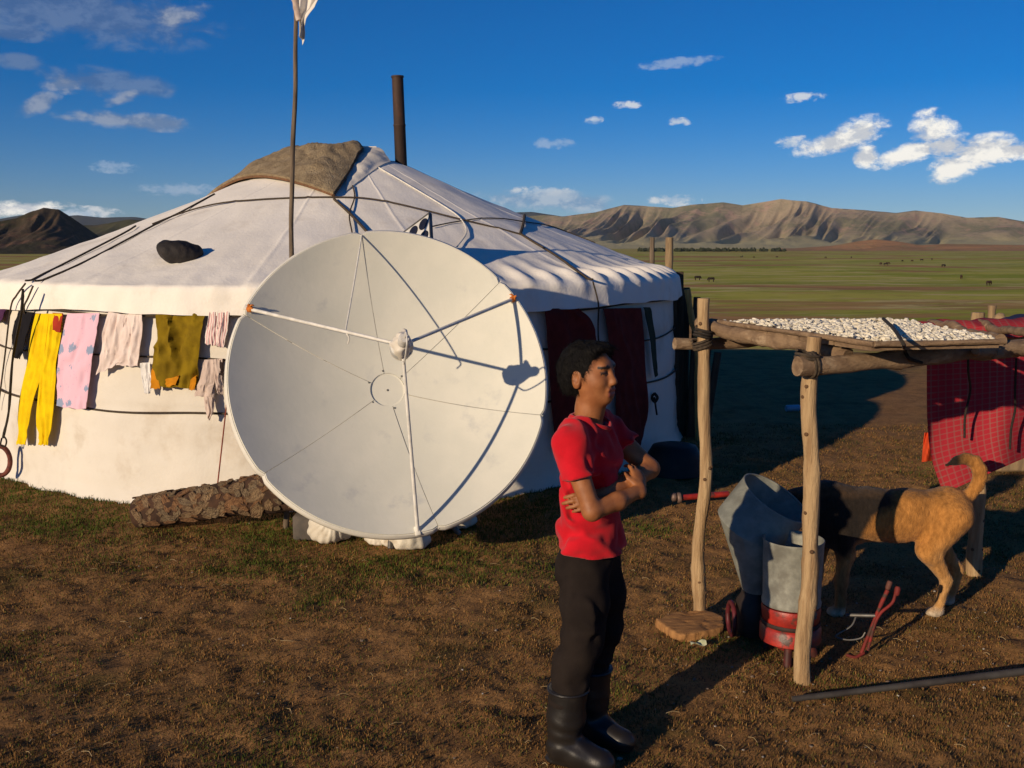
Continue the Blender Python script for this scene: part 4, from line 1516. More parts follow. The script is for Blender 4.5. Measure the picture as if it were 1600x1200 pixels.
for i in range(3300):
    u, v = random.random(), random.random()
    u = .02 + .96 * u
    v = .02 + .96 * v
    if u > .9 and v < .15:
        continue
    p = (qa * (1 - v) + qd * v) * (1 - u) + (qb * (1 - v) + qe * v) * u
    if u < .16 and random.random() < .75:
        continue
    V_, F_ = base_l[i % 4]
    sc = random.uniform(.007, .0125)
    a = random.uniform(0, 6.28)
    rot = np.array(Matrix.Rotation(a, 3, 'Z') @ Matrix.Rotation(random.uniform(-.9, .9), 3, 'X'))
    Vq = (V_ * (np.array([random.uniform(.8, 1.5), random.uniform(.7, 1.1), random.uniform(.6, 1)]) + 0)) @ rot.T * sc + rng.normal(0, .0012, V_.shape)
    heap = .010 + random.random() ** 2 * .014 * (1 if .1 < v < .95 else .4)
    lumps.append((Vq + p + (0, 0, heap), F_))
curds = put('dried_curds', join(*lumps), M('white_curd', (.80, .75, .62), (.72, .64, .48), scale=30, rough=.85, bump=.3, bscale=150, sub=0), None)
prop(curds, 'heap of small white dried curd pieces on the rack board', 'curds', kind='stuff')
strap = put('dark_strap', tube(spline([gnd(1380, 498, 1.40), gnd(1395, 512, 1.395), gnd(1411, 536, 1.385), at(1413, 546, 3.78), at(1421, 560, 3.80), at(1440, 567, 3.85)], 30), [.007] * 30, 6), rope_d)
prop(strap, 'dark strap laid across the heap of white curds', 'strap')

# ------------------------------------------------------------------ red checked cloth over the rack
plaid = bpy.data.materials.new('red_checked_cloth')
plaid.use_nodes = True
T, p = tree_of(plaid)
su = T.node('ShaderNodeSeparateXYZ')
plaid.node_tree.links.new(T.node('ShaderNodeTexCoord').outputs['UV'], su.inputs[0])
colr = (.38, .026, .036, 1)
c = None
su_u = T.math('FRACT', T.math('MULTIPLY', su.outputs[0], 24))
su_v = T.math('FRACT', T.math('MULTIPLY', su.outputs[1], 24))
lu = T.smooth(T.math('ABSOLUTE', T.math('SUBTRACT', su_u, .5)), .16, .06)
lv = T.smooth(T.math('ABSOLUTE', T.math('SUBTRACT', su_v, .5)), .16, .06)
c = T.mix(T.math('MULTIPLY', lu, .38), colr, (.22, .16, .13, 1))
c = T.mix(T.math('MULTIPLY', lv, .38), c, (.22, .16, .13, 1))
f2 = T.smooth(T.math('ABSOLUTE', T.math('SUBTRACT', T.math('FRACT', T.math('MULTIPLY', su.outputs[0], 5)), .5)), .28, .22)
c = T.mix(T.math('MULTIPLY', f2, .30), c, (.30, .012, .03, 1))
T.put(p.inputs['Base Color'], c)
p.inputs['Roughness'].default_value = .9
p.inputs['Specular IOR Level'].default_value = .15


def sheet(Lp_, Rp_, Yf, nu=44, nv=54, thick=.004):
    Lq, Rq = spline(Lp_, nv), spline(Rp_, nv)
    G_ = np.zeros((nv, nu, 3))
    for j in range(nv):
        for i in range(nu):
            u, v = i / (nu - 1), j / (nv - 1)
            px = Lq[j] * (1 - u) + Rq[j] * u
            G_[j, i] = at(px[0], px[1], Yf(u, v))
    return grid(G_, thick)


def clothY(u, v):
    return 4.78 + .20 * u - .020 * v + .022 * math.sin(u * 9 + 1.5 * v) * (.3 + v) + .012 * math.sin(u * 23 + 2 * v) * v + .03 * math.sin(v * 5 + u * 3) * u


hang = sheet([(1449, 548), (1449, 600), (1450, 660), (1456, 715), (1474, 771)], [(1725, 545), (1725, 580), (1722, 610), (1718, 640), (1710, 668)], clothY)
o = put('checked_cloth', hang, plaid)
prop(o, 'red checked cloth hanging from the far rail of the rack', 'cloth')


ua = np.linspace(0, 1, 40)
rail_a, rail_b = np.array([1.80, 4.74, 1.30]), np.array([2.75, 4.98, 1.305])
G_ = []
for j, (dy_, dz_) in enumerate(((-.105, -.035), (-.085, .008), (-.03, .034), (.03, .036), (.07, .01), (.085, -.05))):
    G_.append([rail_a + (rail_b - rail_a) * u + (0, dy_ + .012 * math.sin(u * 19 + j), dz_ + .007 * math.sin(u * 26 + 2 * j)) for u in ua])
o2 = put('folded_cloth', grid(np.array(G_), .006), plaid)
prop(o2, 'strip of red cloth lying over the far rail behind the curds', 'cloth')
o3 = put('orange_rag', sheet([(1446, 676), (1442, 700), (1440, 722)], [(1454, 676), (1456, 700), (1457, 720)], lambda u, v: 5.0 + .02 * math.sin(u * 5 + v * 3), 8, 12), fabric('orange_red_cloth', (.62, .07, .02)))
prop(o3, 'scrap of orange-red cloth at the left edge of the checked cloth', 'cloth')
# cords dangling in front of the cloth
for (pts, lab) in ((((1513, 545, 4.50), (1513, 580, 4.55), (1516, 610, 4.66), (1508, 650, 4.70), (1507, 684, 4.72)), 'thin dark cord dangling before the middle of the checked cloth'), (((1588, 560, 4.6), (1586, 610, 4.66), (1586, 640, 4.70), (1580, 670, 4.72), (1578, 702, 4.73)), 'thin dark cord dangling at the right part of the checked cloth')):
    prop(put('hanging_cord', tube(spline([at(*q) for q in pts], 24), .0055, 6), rope_d), lab, 'cord', 'cords hanging from the rack')

# ------------------------------------------------------------------ things beyond the rack
far_m = M('far_fence_wood', (.36, .25, .13), (.22, .15, .085), scale=6, rough=.9, stretch=(4, 4, .6), bump=.4)
for (px, py, Yp, r_, lab) in ((1048, 371, 11.5, .045, 'taller pale pole standing behind the right edge of the yurt'), (1021, 371, 12.6, .030, 'thin dark pole behind the yurt, left of a pale one'), (1531, 488, 8.6, .055, 'pale post stub above the curds, left of two'), (1553, 477, 8.6, .035, 'thin pale stake beside a stubby post beyond the rack')):
    tp_ = at(px, py, Yp)
    t = np.linspace(0, 1, 24)
    P = np.stack([tp_[0] + .015 * np.sin(t * 5), 0 * t + Yp, -.05 + t * (tp_[2] + .05)], -1)
    o = put('pole_stake' if Yp > 10 else 'fence_post', tube(P, np.linspace(r_ * 1.15, r_, 24), 10, True, .08, int(px)), far_m if px != 1021 else wood_g)
    prop(o, lab, 'post')
# heap with a dark blue bundle
q_ = at(1545, 508, 8.5)
s_ = SDF((q_[0] - .45, 8.1, 0), (q_[0] + .55, 9.0, 1.3), .03)
s_.ell((q_[0] + .0, 8.5, .45), (.40, .28, .58), .1)
s_.ell((q_[0] - .12, 8.45, .98), (.14, .13, .10), .03)
s_.ell((q_[0] + .05, 8.45, 1.02), (.07, .10, .11), .03)
s_.disp(lambda P: .03 * fbm(P, 6, 3, 1.))
prop(put('wood_heap', s_.mesh(1), far_m), 'brown heap of chunks beyond the rack below the stakes', 'heap')
q_ = at(1600, 516, 7.6)
s_ = SDF((q_[0] - .42, 7.2, .6), (q_[0] + .6, 8.1, 1.35), .02)
s_.ell((q_[0] + .10, 7.65, 1.06), (.34, .26, .12), .05)
s_.ell((q_[0] + .1, 7.65, .85), (.36, .3, .18), .05)
s_.disp(lambda P: .02 * fbm(P, 7, 3, 4.))
bun = empty('blanket_bundle', (q_[0] + .1, 7.65, 0), 'dark blue and white blanket bundle at the right edge beyond the rack', 'bundle')
put('blue_blanket', s_.mesh(1), fabric('navy_blanket', (.020, .028, .075)), bun)
w2 = SDF((q_[0] - .35, 7.15, .85), (q_[0] + .5, 7.6, 1.2), .015)
w2.ell((q_[0] + .02, 7.40, 1.0), (.20, .08, .075), .05)
w2.disp(lambda P: .012 * fbm(P, 9, 3, 4.))
put('white_sheet', w2.mesh(1), fabric('cream_sheet', (.60, .52, .42)), bun)
put('support_box', box((q_[0] + .1, 7.68, .36), (.66, .5, .74), None, .02), far_m, bun)

# weathered boards leaning in the shade beside the yurt
pile = empty('plank_stack', (1.62, 8.95, 0), 'ragged upright boards in the shade at the right side of the yurt', 'planks')
dkw = M('dark_weathered_board', (.085, .060, .036), (.045, .032, .022), scale=6, rough=.95, stretch=(5, 5, .6), bump=.5)
for k in range(7):
    x = 1.44 + .055 * k
    h = (1.42, 1.50, 1.36, 1.28, 1.14, .98, .8)[k]
    put('board', box((x, 8.75 + .05 * (k % 3), h / 2 - .02), (.06, .035, h), np.array(Matrix.Rotation(R(-3 + 1.6 * k), 3, 'Y') @ Matrix.Rotation(R(random.uniform(-5, 5)), 3, 'X')), .004), dkw, pile)
e0, e1 = at(1074, 452, 8.6), at(1082, 505, 8.6)
put('board', tube(spline([at(1094, 590, 8.6) - (0, 0, .6), at(1090, 540, 8.6), e1, e0], 30), [.030] * 22 + [.026] * 8, 8, True, .12, 9), M('pale_split_wood', (.50, .31, .10), (.36, .21, .07), scale=9, rough=.9, stretch=(4, 4, .5)), pile)

# dark basin in the shade at the yurt's foot
bs = gnd(1056, 742)
prof_b = [(.02, .20), (.10, .205), (.16, .19), (.20, .12), (.225, .0), (.235, .0), (.21, .125), (.165, .205), (.10, .22), (.02, .215)]
o = put('basin', lathe(prof_b, 28, (bs[0], bs[1] + .1, .0)), M('black_enamel', (.012, .012, .012), (.02, .018, .016), scale=10, rough=.6))
prop(o, 'dark basin turned upside down in the shade behind the boy\'s elbow', 'basin')
b0 = gnd(1243, 643)
o = put('plastic_bottle', join(lathe([(.03, 0), (.034, .01), (.034, .14), (.014, .18), (.014, .2)], 12, (b0[0] - .1, b0[1], .034), (1, .2, 0))), M('pale_blue_plastic', (.25, .42, .55), (.2, .36, .5), scale=20, rough=.3))
prop(o, 'pale blue plastic bottle lying far back in the yurt shadow', 'bottle')

# ------------------------------------------------------------------ red tow bar lying behind the left post
redp = M('chipped_red_paint', (.40, .026, .014), (.20, .016, .012), scale=14, rough=.45, third=(.07, .035, .025), tscale=11, tlo=.55, thi=.64, spec=.5, bump=.2, bscale=60)
tb = gnd(1062, 788)
tow = empty('tow_bar', (tb[0], tb[1], 0), 'short red iron bar with a forked end lying behind the left post', 'iron bar')
b1 = gnd(1140, 786) + (0, .05, .05)
put('bar', tube([tb + (0, 0, .045), b1], .020, 10), redp, tow)
put('fork_end', join(lathe([(.034, -.012), (.038, 0), (.034, .012)], 14, tb + (-.005, 0, .045), (1, 0, .1)), lathe([(.02, -.03), (.03, -.02), (.03, .0), (.018, .01)], 12, tb + (-.03, 0, .05), (1, 0, 0))), M('worn_iron', (.22, .15, .12), (.14, .09, .07), scale=18, rough=.6, metal=.4), tow)

# ------------------------------------------------------------------ board and wrapper on the ground
sc_ = gnd(1077, 983)
cor_ = np.array([gnd(*q)[:2] for q in ((1024, 978), (1040, 990), (1062, 1004), (1092, 1000), (1132, 991), (1130, 974), (1102, 962), (1058, 966))])


def slab(P):
    d_ = None
    x_, y_ = P[..., 0], P[..., 1]
    for i in range(len(cor_)):
        p0, p1 = cor_[i], cor_[(i + 1) % len(cor_)]
        e_ = p1 - p0
        nn_ = np.array([e_[1], -e_[0]]) / np.hypot(*e_)
        if (cor_.mean(0) - p0) @ nn_ > 0:
            nn_ = -nn_
        q_ = (x_ - p0[0]) * nn_[0] + (y_ - p0[1]) * nn_[1]
        d_ = q_ if d_ is None else np.maximum(d_, q_)
    return np.maximum(d_, np.abs(P[..., 2] - .014) - .020)


sl_ = SDF((sc_[0] - .26, sc_[1] - .2, -.03), (sc_[0] + .28, sc_[1] + .22, .07), .006)
sl_.op(slab, (sc_[0] - .25, sc_[1] - .2, -.02), (sc_[0] + .25, sc_[1] + .2, .05), .004)
sl_.disp(lambda P: .009 * fbm(P, 16, 3, 2.) * (np.abs(P[:, 2] - .014) < .017) + .0022 * fbm(P * np.array([1, 4, 1]), 14, 2, 5.))
prop(put('wood_slab', sl_.mesh(1), M('ochre_wood_slab', (.40, .20, .07), (.26, .125, .045), scale=9, rough=.9, stretch=(1, 5, 1), bump=.6, bscale=30, third=(.5, .27, .08), tscale=6)), 'flat ochre wood slab on the ground at the foot of the left post', 'board')
g_ = gnd(1091, 1013)
wq = np.array([[[g_[0] - .035 + .07 * u, g_[1] - .018 + .035 * v + .01 * u, .022 + .008 * math.sin(u * 6 + v * 3)] for u in np.linspace(0, 1, 9)] for v in np.linspace(0, 1, 6)])
prop(put('paper_scrap', grid(wq, .001)[:2], M('pale_green_paper', (.44, .48, .26), (.56, .55, .38), scale=40, rough=.6)), 'small pale green wrapper on the ground below the slab', 'wrapper')

# ------------------------------------------------------------------ red-based galvanised pail and hopper
galv = M('galvanised_steel', (.27, .27, .225), (.19, .19, .16), scale=26, rough=.62, metal=.15, bump=.1, bscale=60, third=(.15, .145, .12), tscale=7, tlo=.5, thi=.7)
galv_d = M('galvanised_sheet', (.25, .255, .215), (.185, .19, .16), scale=18, rough=.65, metal=.12, third=(.15, .145, .12), tscale=5, tlo=.5, thi=.7)
bc = np.array([1.168, 4.00, 0])
sep_ = empty('milk_separator', (bc[0], bc[1], 0), 'galvanised pail on a chipped red iron base behind the right post', 'machine')
zb, zt_ = .225, .500
pail = put('pail', lathe([(.001, zb + .012), (.108, zb + .012), (.112, zb + .03), (.119, zt_ - .004), (.1215, zt_), (.124, zt_), (.1255, zt_ - .006), (.1235, zt_ - .012), (.117, zb + .02), (.122, zb + .012), (.121, zb), (.110, zb - .004), (.001, zb - .004)], 44, bc), galv, sep_)
base_ = put('red_base', lathe([(.001, zb - .008), (.118, zb - .008), (.122, zb - .02), (.116, .150), (.110, .142), (.118, .134), (.126, .126), (.126, .070), (.112, .062), (.07, .058), (.055, .03), (.001, .03)], 40, bc), redp, sep_)
put('band', lathe([(.1195, .137), (.1225, .141), (.1225, .151), (.1195, .155)], 40, bc, closed=True), M('black_band', (.02, .016, .014), (.04, .02, .015), scale=20, rough=.7), base_)
for k in range(3):
    a = -1.9 + k * 2.094
    put('foot', tube(spline([bc + (.08 * math.cos(a), .08 * math.sin(a), .08), bc + (.10 * math.cos(a), .10 * math.sin(a), .03), bc + (.115 * math.cos(a), .115 * math.sin(a), -.02)], 8), .018, 8), M('dark_red_iron', (.11, .02, .015), (.05, .015, .012), scale=20, rough=.6), sep_)
put('latch', join(box(bc + (.045, -.124, zb - .012), (.05, .008, .028), None, .002), tube(spline([bc + (.03, -.128, zb + .03), bc + (.028, -.134, zb - .01), bc + (.034, -.128, zb - .05)], 10), .004, 6)), steel_m, sep_)
# big bent-sheet hopper beside the pail
hop = empty('sheet_hopper', (1.00, 4.22, 0), 'large dull galvanised sheet hopper leaning between the two posts', 'hopper')
c_rim, c_bel, c_bot = at(1212, 778, 4.28), at(1172, 826, 4.20), at(1180, 925, 4.18)
rings = []
n_ = 60
a = np.arange(n_) / n_ * 2 * math.pi
ax_r = unit(np.array([.42, -.10, .90]))
xr = unit(np.cross([0, 1, 0], ax_r)); yr = np.cross(ax_r, xr)


def ringpts(c_, rx, ry, axx):
    x_ = unit(np.cross([0, 1, 0], axx)); y_ = np.cross(axx, x_)
    return c_ + rx * np.cos(a)[:, None] * x_ + ry * np.sin(a)[:, None] * y_


A0 = unit(np.array([.46, -.26, .85])); A1 = unit(np.array([.45, -.20, .87])); A2 = unit(np.array([.1, -.1, 1.]))
R0 = ringpts(c_rim, .160, .165, A0)
R1 = ringpts(c_bel, .155, .155, A1)
R2 = ringpts(c_bot, .050, .050, A2)
rows = [R2 + (R1 - R2) * t for t in (0, .33, .66)] + [R1 + (R0 - R1) * t for t in (0, .04, .5, 1)]
put('hopper_sheet', grid(np.array(rows), .004, closed_u=True)[:2], galv_d, hop, True)
put('rolled_rim', tube(np.vstack([R0, R0[:1]]), .005, 8, False), galv, hop)
put('hopper_body', lathe([(.001, .02), (.07, .02), (.085, .05), (.08, .17), (.06, .20), (.055, .235), (.001, .235)], 24, (c_bot[0], c_bot[1], 0)), M('black_cast_iron', (.014, .011, .010), (.03, .018, .014), scale=15, rough=.6), hop)
put('flywheel', tube(np.array([[c_bot[0] - .10, c_bot[1] + .05 * math.cos(t) * 1.4, .085 + .07 * math.sin(t)] for t in np.linspace(0, 6.2832, 30)]), .011, 8, False), M('dark_red_wheel', (.12, .015, .02), (.06, .012, .012), scale=20, rough=.5), hop)

# red iron lever tool on the ground in front of the dog
lv = gnd(1347, 1023)
lev = empty('iron_lever', (lv[0], lv[1], 0), 'red forked iron lever standing on the ground before the dog', 'lever')
LY = lv[1]
lev_m = M('worn_red_lever', (.24, .022, .018), (.12, .018, .014), scale=16, rough=.7, third=(.06, .03, .022), tscale=14, tlo=.52, thi=.62, bump=.3)
put('rod', tube(spline([at(1346, 1020, LY), at(1360, 985, LY), at(1374, 950, LY), at(1387, 922, LY)], 20), [.0075] * 14 + [.009] * 6, 10), lev_m, lev)
put('rod', tube(spline([at(1356, 1016, LY - .02), at(1366, 978, LY - .02), at(1376, 958, LY - .02), at(1394, 942, LY - .015), at(1400, 925, LY - .01)], 24), .0065, 10), lev_m, lev)
put('knob', lathe([(.008, -.02), (.0115, -.012), (.012, .012), (.009, .018)], 10, at(1389, 914, LY), (.3, 0, 1)), M('rusty_joint', (.13, .05, .035), (.08, .03, .024), scale=20, rough=.7), lev)
put('knob', lathe([(.008, -.02), (.012, -.012), (.0125, .010), (.008, .018)], 10, at(1402, 923, LY - .01), (.2, .1, 1)), lev_m, lev)
put('foot', tube(spline([at(1322, 1023, LY), at(1336, 1027, LY - .01), at(1350, 1020, LY)], 10), [.007] * 10, 8), lev_m, lev)
put('side_bar', tube([at(1322, 961, LY + .06), at(1368, 962, LY)], .008, 8), steel_m, lev)
put('wire', tube(spline([at(1338, 962, LY + .04), at(1330, 978, LY + .03), at(1310, 990, LY + .03), at(1306, 995, LY + .02), at(1325, 1000, LY), at(1345, 997, LY - .01), at(1352, 988, LY - .01)], 30), .0035, 6), steel_m, lev)
# long dark pole, its right end off the ground
a0, a1 = gnd(1238, 1097) + (0, 0, .012), gnd(1660, 1074) + (0, 0, .085)
o = put('long_pipe', tube([a0 + (a1 - a0) * t for t in np.linspace(0, 1.15, 30)], np.linspace(.011, .016, 30), 12, True, .02, 3), M('dull_grey_pipe', (.075, .068, .060), (.045, .038, .034), scale=9, rough=.65, metal=.2, third=(.10, .07, .05), tscale=5))
prop(o, 'long dark grey pipe lying across the lower right ground', 'pipe')

# ------------------------------------------------------------------ the boy
BX, BY, BA = .258, 3.165, R(-25)
ca, sa = math.cos(BA), math.sin(BA)
ROTB = np.array([[ca, -sa, 0], [sa, ca, 0], [0, 0, 1]])


def place(V, org=(BX, BY, 0), rot=ROTB):
    return V @ rot.T + np.array(org)


boy = empty('person', (BX, BY, 0), 'boy in red T-shirt and dark trousers standing with folded arms', 'person')
skin_m = M('skin', None, (.80, .74, .70), scale=30, rough=.55, attr=True, spec=.35, bump=.05, bscale=120)
# key joints in the boy's own frame: x forward, y to his left
SR, ER, WR = np.array([-.018, -.155, 1.095]), np.array([.070, -.180, .895]), np.array([.165, .000, .930])
SL, EL, WL = np.array([-.008, .155, 1.095]), np.array([.145, .165, .965]), np.array([.064, -.095, .922])
HS = .90                                      # head size
hd = np.array([-.012, 0, 1.288])               # middle of the head
ya, pi_ = R(-10), R(-3)
HR = np.array(Matrix.Rotation(ya, 3, 'Z') @ Matrix.Rotation(pi_, 3, 'Y'))


def H(x, y, z):
    return hd + HR @ np.array([x, y, z]) * HS


b = SDF((-.22, -.30, .60), (.36, .30, 1.44), .0042)
# torso under the shirt, neck
b.chain([(-.01, 0, .68), (-.005, 0, .88), (-.012, 0, 1.03)], [.060, .058, .066], .03, sc=(1, .75, 1))
b.cap((-.012, -.10, 1.080), (-.012, .10, 1.080), .05, .05, .04)
b.chain([(-.022, 0, 1.08), (-.006, 0, 1.19), (.002, 0, 1.24)], [.052, .042, .045], .03)
# skull, jaw
b.ell(H(-.012, 0, .028), tuple(np.array((.094, .074, .090)) * HS), .02, HR)
b.ell(H(.030, 0, -.012), tuple(np.array((.058, .060, .078)) * HS), .03, HR)
b.ell(H(.034, 0, -.058), tuple(np.array((.044, .046, .036)) * HS), .03, HR)
b.ell(H(.066, 0, -.078), tuple(np.array((.021, .022, .018)) * HS), .02, HR)                    # chin
b.ell(H(.050, -.036, -.018), tuple(np.array((.030, .024, .028)) * HS), .02, HR)                # cheeks
b.ell(H(.050, .036, -.018), tuple(np.array((.030, .024, .028)) * HS), .02, HR)
b.cap(H(.076, -.030, .036), H(.076, .030, .036), .013, .013, .016)       # brow
b.cap(H(.085, 0, .020), H(.100, 0, -.018), .0075, .0125, .012)           # nose
b.ell(H(.097, -.0085, -.024), tuple(np.array((.010, .0075, .0075)) * HS), .006, HR)
b.ell(H(.097, .0085, -.024), tuple(np.array((.010, .0075, .0075)) * HS), .006, HR)
for sy in (-1, 1):
    b.ell(H(.087, .031 * sy, .014), tuple(np.array((.012, .017, .0095)) * HS), .010, HR, 'sub')
    b.ell(H(.075, .030 * sy, .013), tuple(np.array((.0125, .0145, .0105)) * HS), .004, HR)     # eyeball and lids
    # ear
    b.ell(H(-.010, .072 * sy, -.006), tuple(np.array((.0225, .011, .035)) * HS), .006, np.array(HR @ np.array(Matrix.Rotation(R(18 * sy), 3, 'Z'))))
    b.ell(H(-.004, .082 * sy, .000), tuple(np.array((.010, .008, .018)) * HS), .005, HR, 'sub')
b.cap(H(.086, -.017, -.047), H(.086, .017, -.047), .0098, .0098, .006)   # upper lip
b.cap(H(.083, -.015, -.0615), H(.083, .015, -.0615), .0104, .0104, .006) # lower lip
b.cap(H(.096, -.024, -.0542), H(.096, .024, -.0542), .0042, .0042, .003, 'sub')
# arms
b.chain([SR, ER], [.038, .029], .02)
b.chain([ER, (ER + WR) / 2 + (.006, -.006, 0), WR], [.029, .028, .0195], .015)
b.chain([SL, EL], [.041, .032], .02)
b.chain([EL, (EL + WL) / 2 + (.012, 0, .0), WL], [.032, .031, .021], .015)


def hand(w, d, n, side, curl, L=.150):
    """palm from wrist w along d, back of the hand facing n; fingers bend away from n"""
    d = unit(d); n = unit(n - d * (n @ d)); s = np.cross(d, n) * side      # s points to the thumb side
    k = L / .17
    pc = w + d * .045 * k
    Rm = np.stack([d, s, n], 1)
    b.cap(w - d * .01, w + d * .012, .022 * k, .022 * k, .01)
    b.ell(pc, np.array([.046, .036, .0155]) * k, .008, Rm)
    for i, (off, ln, r) in enumerate(((.027, .064, .0080), (.0095, .072, .0083), (-.0085, .067, .0079), (-.025, .052, .0070))):
        p = w + d * (.080 - .004 * abs(i - 1)) * k + s * off * k
        q = d.copy()
        pts = [p - d * .012]
        rs = [r * k * 1.1]
        ang = 0
        for j, f in enumerate((.42, .32, .26)):
            ang += curl[j]
            q = d * math.cos(ang) - n * math.sin(ang) + s * (.05 * (1.5 - i)) * (1 if j == 0 else 0)
            pts.append(pts[-1] + unit(q) * ln * f * k)
            rs.append(r * k * (1.0, .93, .82)[j])
        b.chain(pts, rs, .0025)
    t0 = w + d * .018 * k + s * .022 * k
    t1 = t0 + (d * .55 + s * .62 - n * .3) * .036 * k
    t2 = t1 + (d * .85 + s * .1 - n * .40) * .030 * k
    b.chain([t0, t1, t2], [.0125 * k, .0100 * k, .0080 * k], .006)


# right hand lies on the left upper arm, fingers up and over it; left hand comes out behind the right arm
hand(WR, np.array([-.30, .62, .70]), np.array([.86, -.30, .50]), -1, (.25, .50, .45))
hand(WL, np.array([-.72, -.50, -.22]), np.array([.40, -.80, .2]), 1, (.10, .30, .35))
V, Q = b.mesh(1)
Hl = (V - hd) @ HR / HS
cs = np.tile(np.array([.33, .128, .047]), (len(V), 1))
blot = vn3(V, 35, 2.)[:, None]
cs = cs * (1 + .06 * blot)
face = (V[:, 2] > 1.17)
lip = face & (Hl[:, 0] > .076) & (np.abs(Hl[:, 1]) < .022) & (Hl[:, 2] < -.0405) & (Hl[:, 2] > -.0715)
cs[lip] = (.36, .105, .075)
eye = face & (np.abs(np.abs(Hl[:, 1]) - .031) < .0155) & (np.abs(Hl[:, 2] - .0125 - .0) < .0040) & (Hl[:, 0] > .066)
cs[eye] = (.012, .008, .007)
lid = face & (np.abs(np.abs(Hl[:, 1]) - .031) < .016) & (Hl[:, 2] > .0165) & (Hl[:, 2] < .0205) & (Hl[:, 0] > .066)
cs[lid] = (.10, .05, .03)
brow = face & (np.abs(np.abs(Hl[:, 1]) - .031) < .020) & (np.abs(Hl[:, 2] - .036 + .12 * np.abs(np.abs(Hl[:, 1]) - .026)) < .0055) & (Hl[:, 0] > .055)
cs[brow] = (.014, .010, .008)
nost = face & (Hl[:, 0] > .09) & (Hl[:, 2] < -.030) & (Hl[:, 2] > -.038) & (np.abs(np.abs(Hl[:, 1]) - .007) < .004)
cs[nost] = (.05, .02, .015)
body = put('body', (place(V), Q, None, cs), skin_m, boy)

# hair: cap of short black hair, cut round the face and over the ears
h_ = SDF(hd - .16, hd + .17, .0034)
h_.ell(H(-.016, 0, .030), tuple(np.array((.101, .081, .098)) * HS), .01, HR)
h_.ell(H(-.052, 0, -.018), tuple(np.array((.058, .069, .076)) * HS), .03, HR)
h_.ell(H(.050, 0, .088), tuple(np.array((.048, .062, .032)) * HS), .02, HR)
h_.op(lambda P: (lambda q: np.maximum.reduce([(.048 + .06 * np.abs(q[..., 1]) * 0 - q[..., 0]) * 1.0, q[..., 2] - .068 + .10 * np.maximum(0, np.abs(q[..., 1]) - .03)]))((P - hd) @ HR / HS), hd - .2, hd + .2, .008, 'sub')   # forehead and face
h_.op(lambda P: (lambda q: np.maximum.reduce([-.012 - q[..., 0] + 0 * q[..., 1], q[..., 2] + .012 - 2.2 * np.clip(q[..., 0] - .020, 0, .05)]))((P - hd) @ HR / HS), hd - .2, hd + .2, .006, 'sub')       # temples in front of the ears
h_.op(lambda P: (lambda q: q[..., 2] + .062 - .3 * np.maximum(0, q[..., 0] + .02))((P - hd) @ HR / HS), hd - .2, hd + .2, .008, 'sub')      # neckline
for sy in (-1, 1):
    h_.ell(H(-.008, .082 * sy, -.008), tuple(np.array((.024, .022, .034)) * HS), .004, HR, 'sub')


def strands(P):
    q = (P - hd) @ HR
    an = np.arctan2(q[:, 1], q[:, 0] + .03)
    return .0012 * np.sin(an * 60 + 6 * vn3(q, 18)) + .0034 * fbm(q * np.array([1, 1, .5]), 55, 3, 2.)


h_.disp(strands, .03)
V, Q = h_.mesh(0)
hairV, hairQ = V, Q
hair_o = put('hair', (place(V), Q), M('black_hair', (.0045, .004, .004), (.008, .007, .006), scale=60, rough=.75, spec=.15, bump=.3, bscale=200), body)



def fibres(name, V, Q, cols, n, ln, w, flow, lift, mat, parent, seed, keep=None):
    """short separate hairs lying over a surface, one mesh"""
    r2 = np.random.default_rng(seed)
    Q = np.asarray(Q)
    C4 = V[Q]
    nrm = np.cross(C4[:, 2] - C4[:, 0], C4[:, 3] - C4[:, 1])
    ar = np.linalg.norm(nrm, axis=1) + 1e-12
    nrm = nrm / ar[:, None]
    cen = V.mean(0)
    f = r2.choice(len(Q), n, p=ar / ar.sum())
    a, b2 = r2.random(n)[:, None], r2.random(n)[:, None]
    P = (C4[f, 0] * (1 - a) + C4[f, 1] * a) * (1 - b2) + (C4[f, 3] * (1 - a) + C4[f, 2] * a) * b2
    N = nrm[f]
    fl = flow(P) + r2.normal(0, .35, (n, 3))
    fl = fl - N * (fl * N).sum(1)[:, None]
    fl = fl / (np.linalg.norm(fl, axis=1)[:, None] + 1e-9)
    L = ln * (.5 + r2.random(n))[:, None]
    tip = P + fl * L + N * L * lift * r2.random(n)[:, None]
    s_ = np.cross(N, fl) * w
    Vf = np.stack([P - s_ - N * .001, P + s_ - N * .001, tip], 1).reshape(-1, 3)
    c = None if cols is None else np.repeat(cols[Q[f, 0]] * (.75 + .5 * r2.random(n))[:, None], 3, 0)
    o = put(name, (Vf, np.arange(3 * n).reshape(-1, 3), None, c), mat, parent, False)
    o['kind'] = 'stuff'
    return o


def hflow(P):
    q = (P - hd) @ HR
    f = np.stack([.55 + 4 * q[:, 0], 5 * q[:, 1], -.35 - 4 * np.abs(q[:, 1]) + 0 * q[:, 0]], -1)
    return f @ HR.T


hf = fibres('hair_strands', hairV, hairQ, None, 9000, .020, .0006, hflow, .35, hair_o.data.materials[0], None, 4)
hf.data.transform(Matrix.Translation((BX, BY, 0)) @ Matrix.Rotation(BA, 4, 'Z'))
attach(hf, hair_o)

# red T-shirt
s_ = SDF((-.20, -.29, .66), (.20, .29, 1.18), .0055)


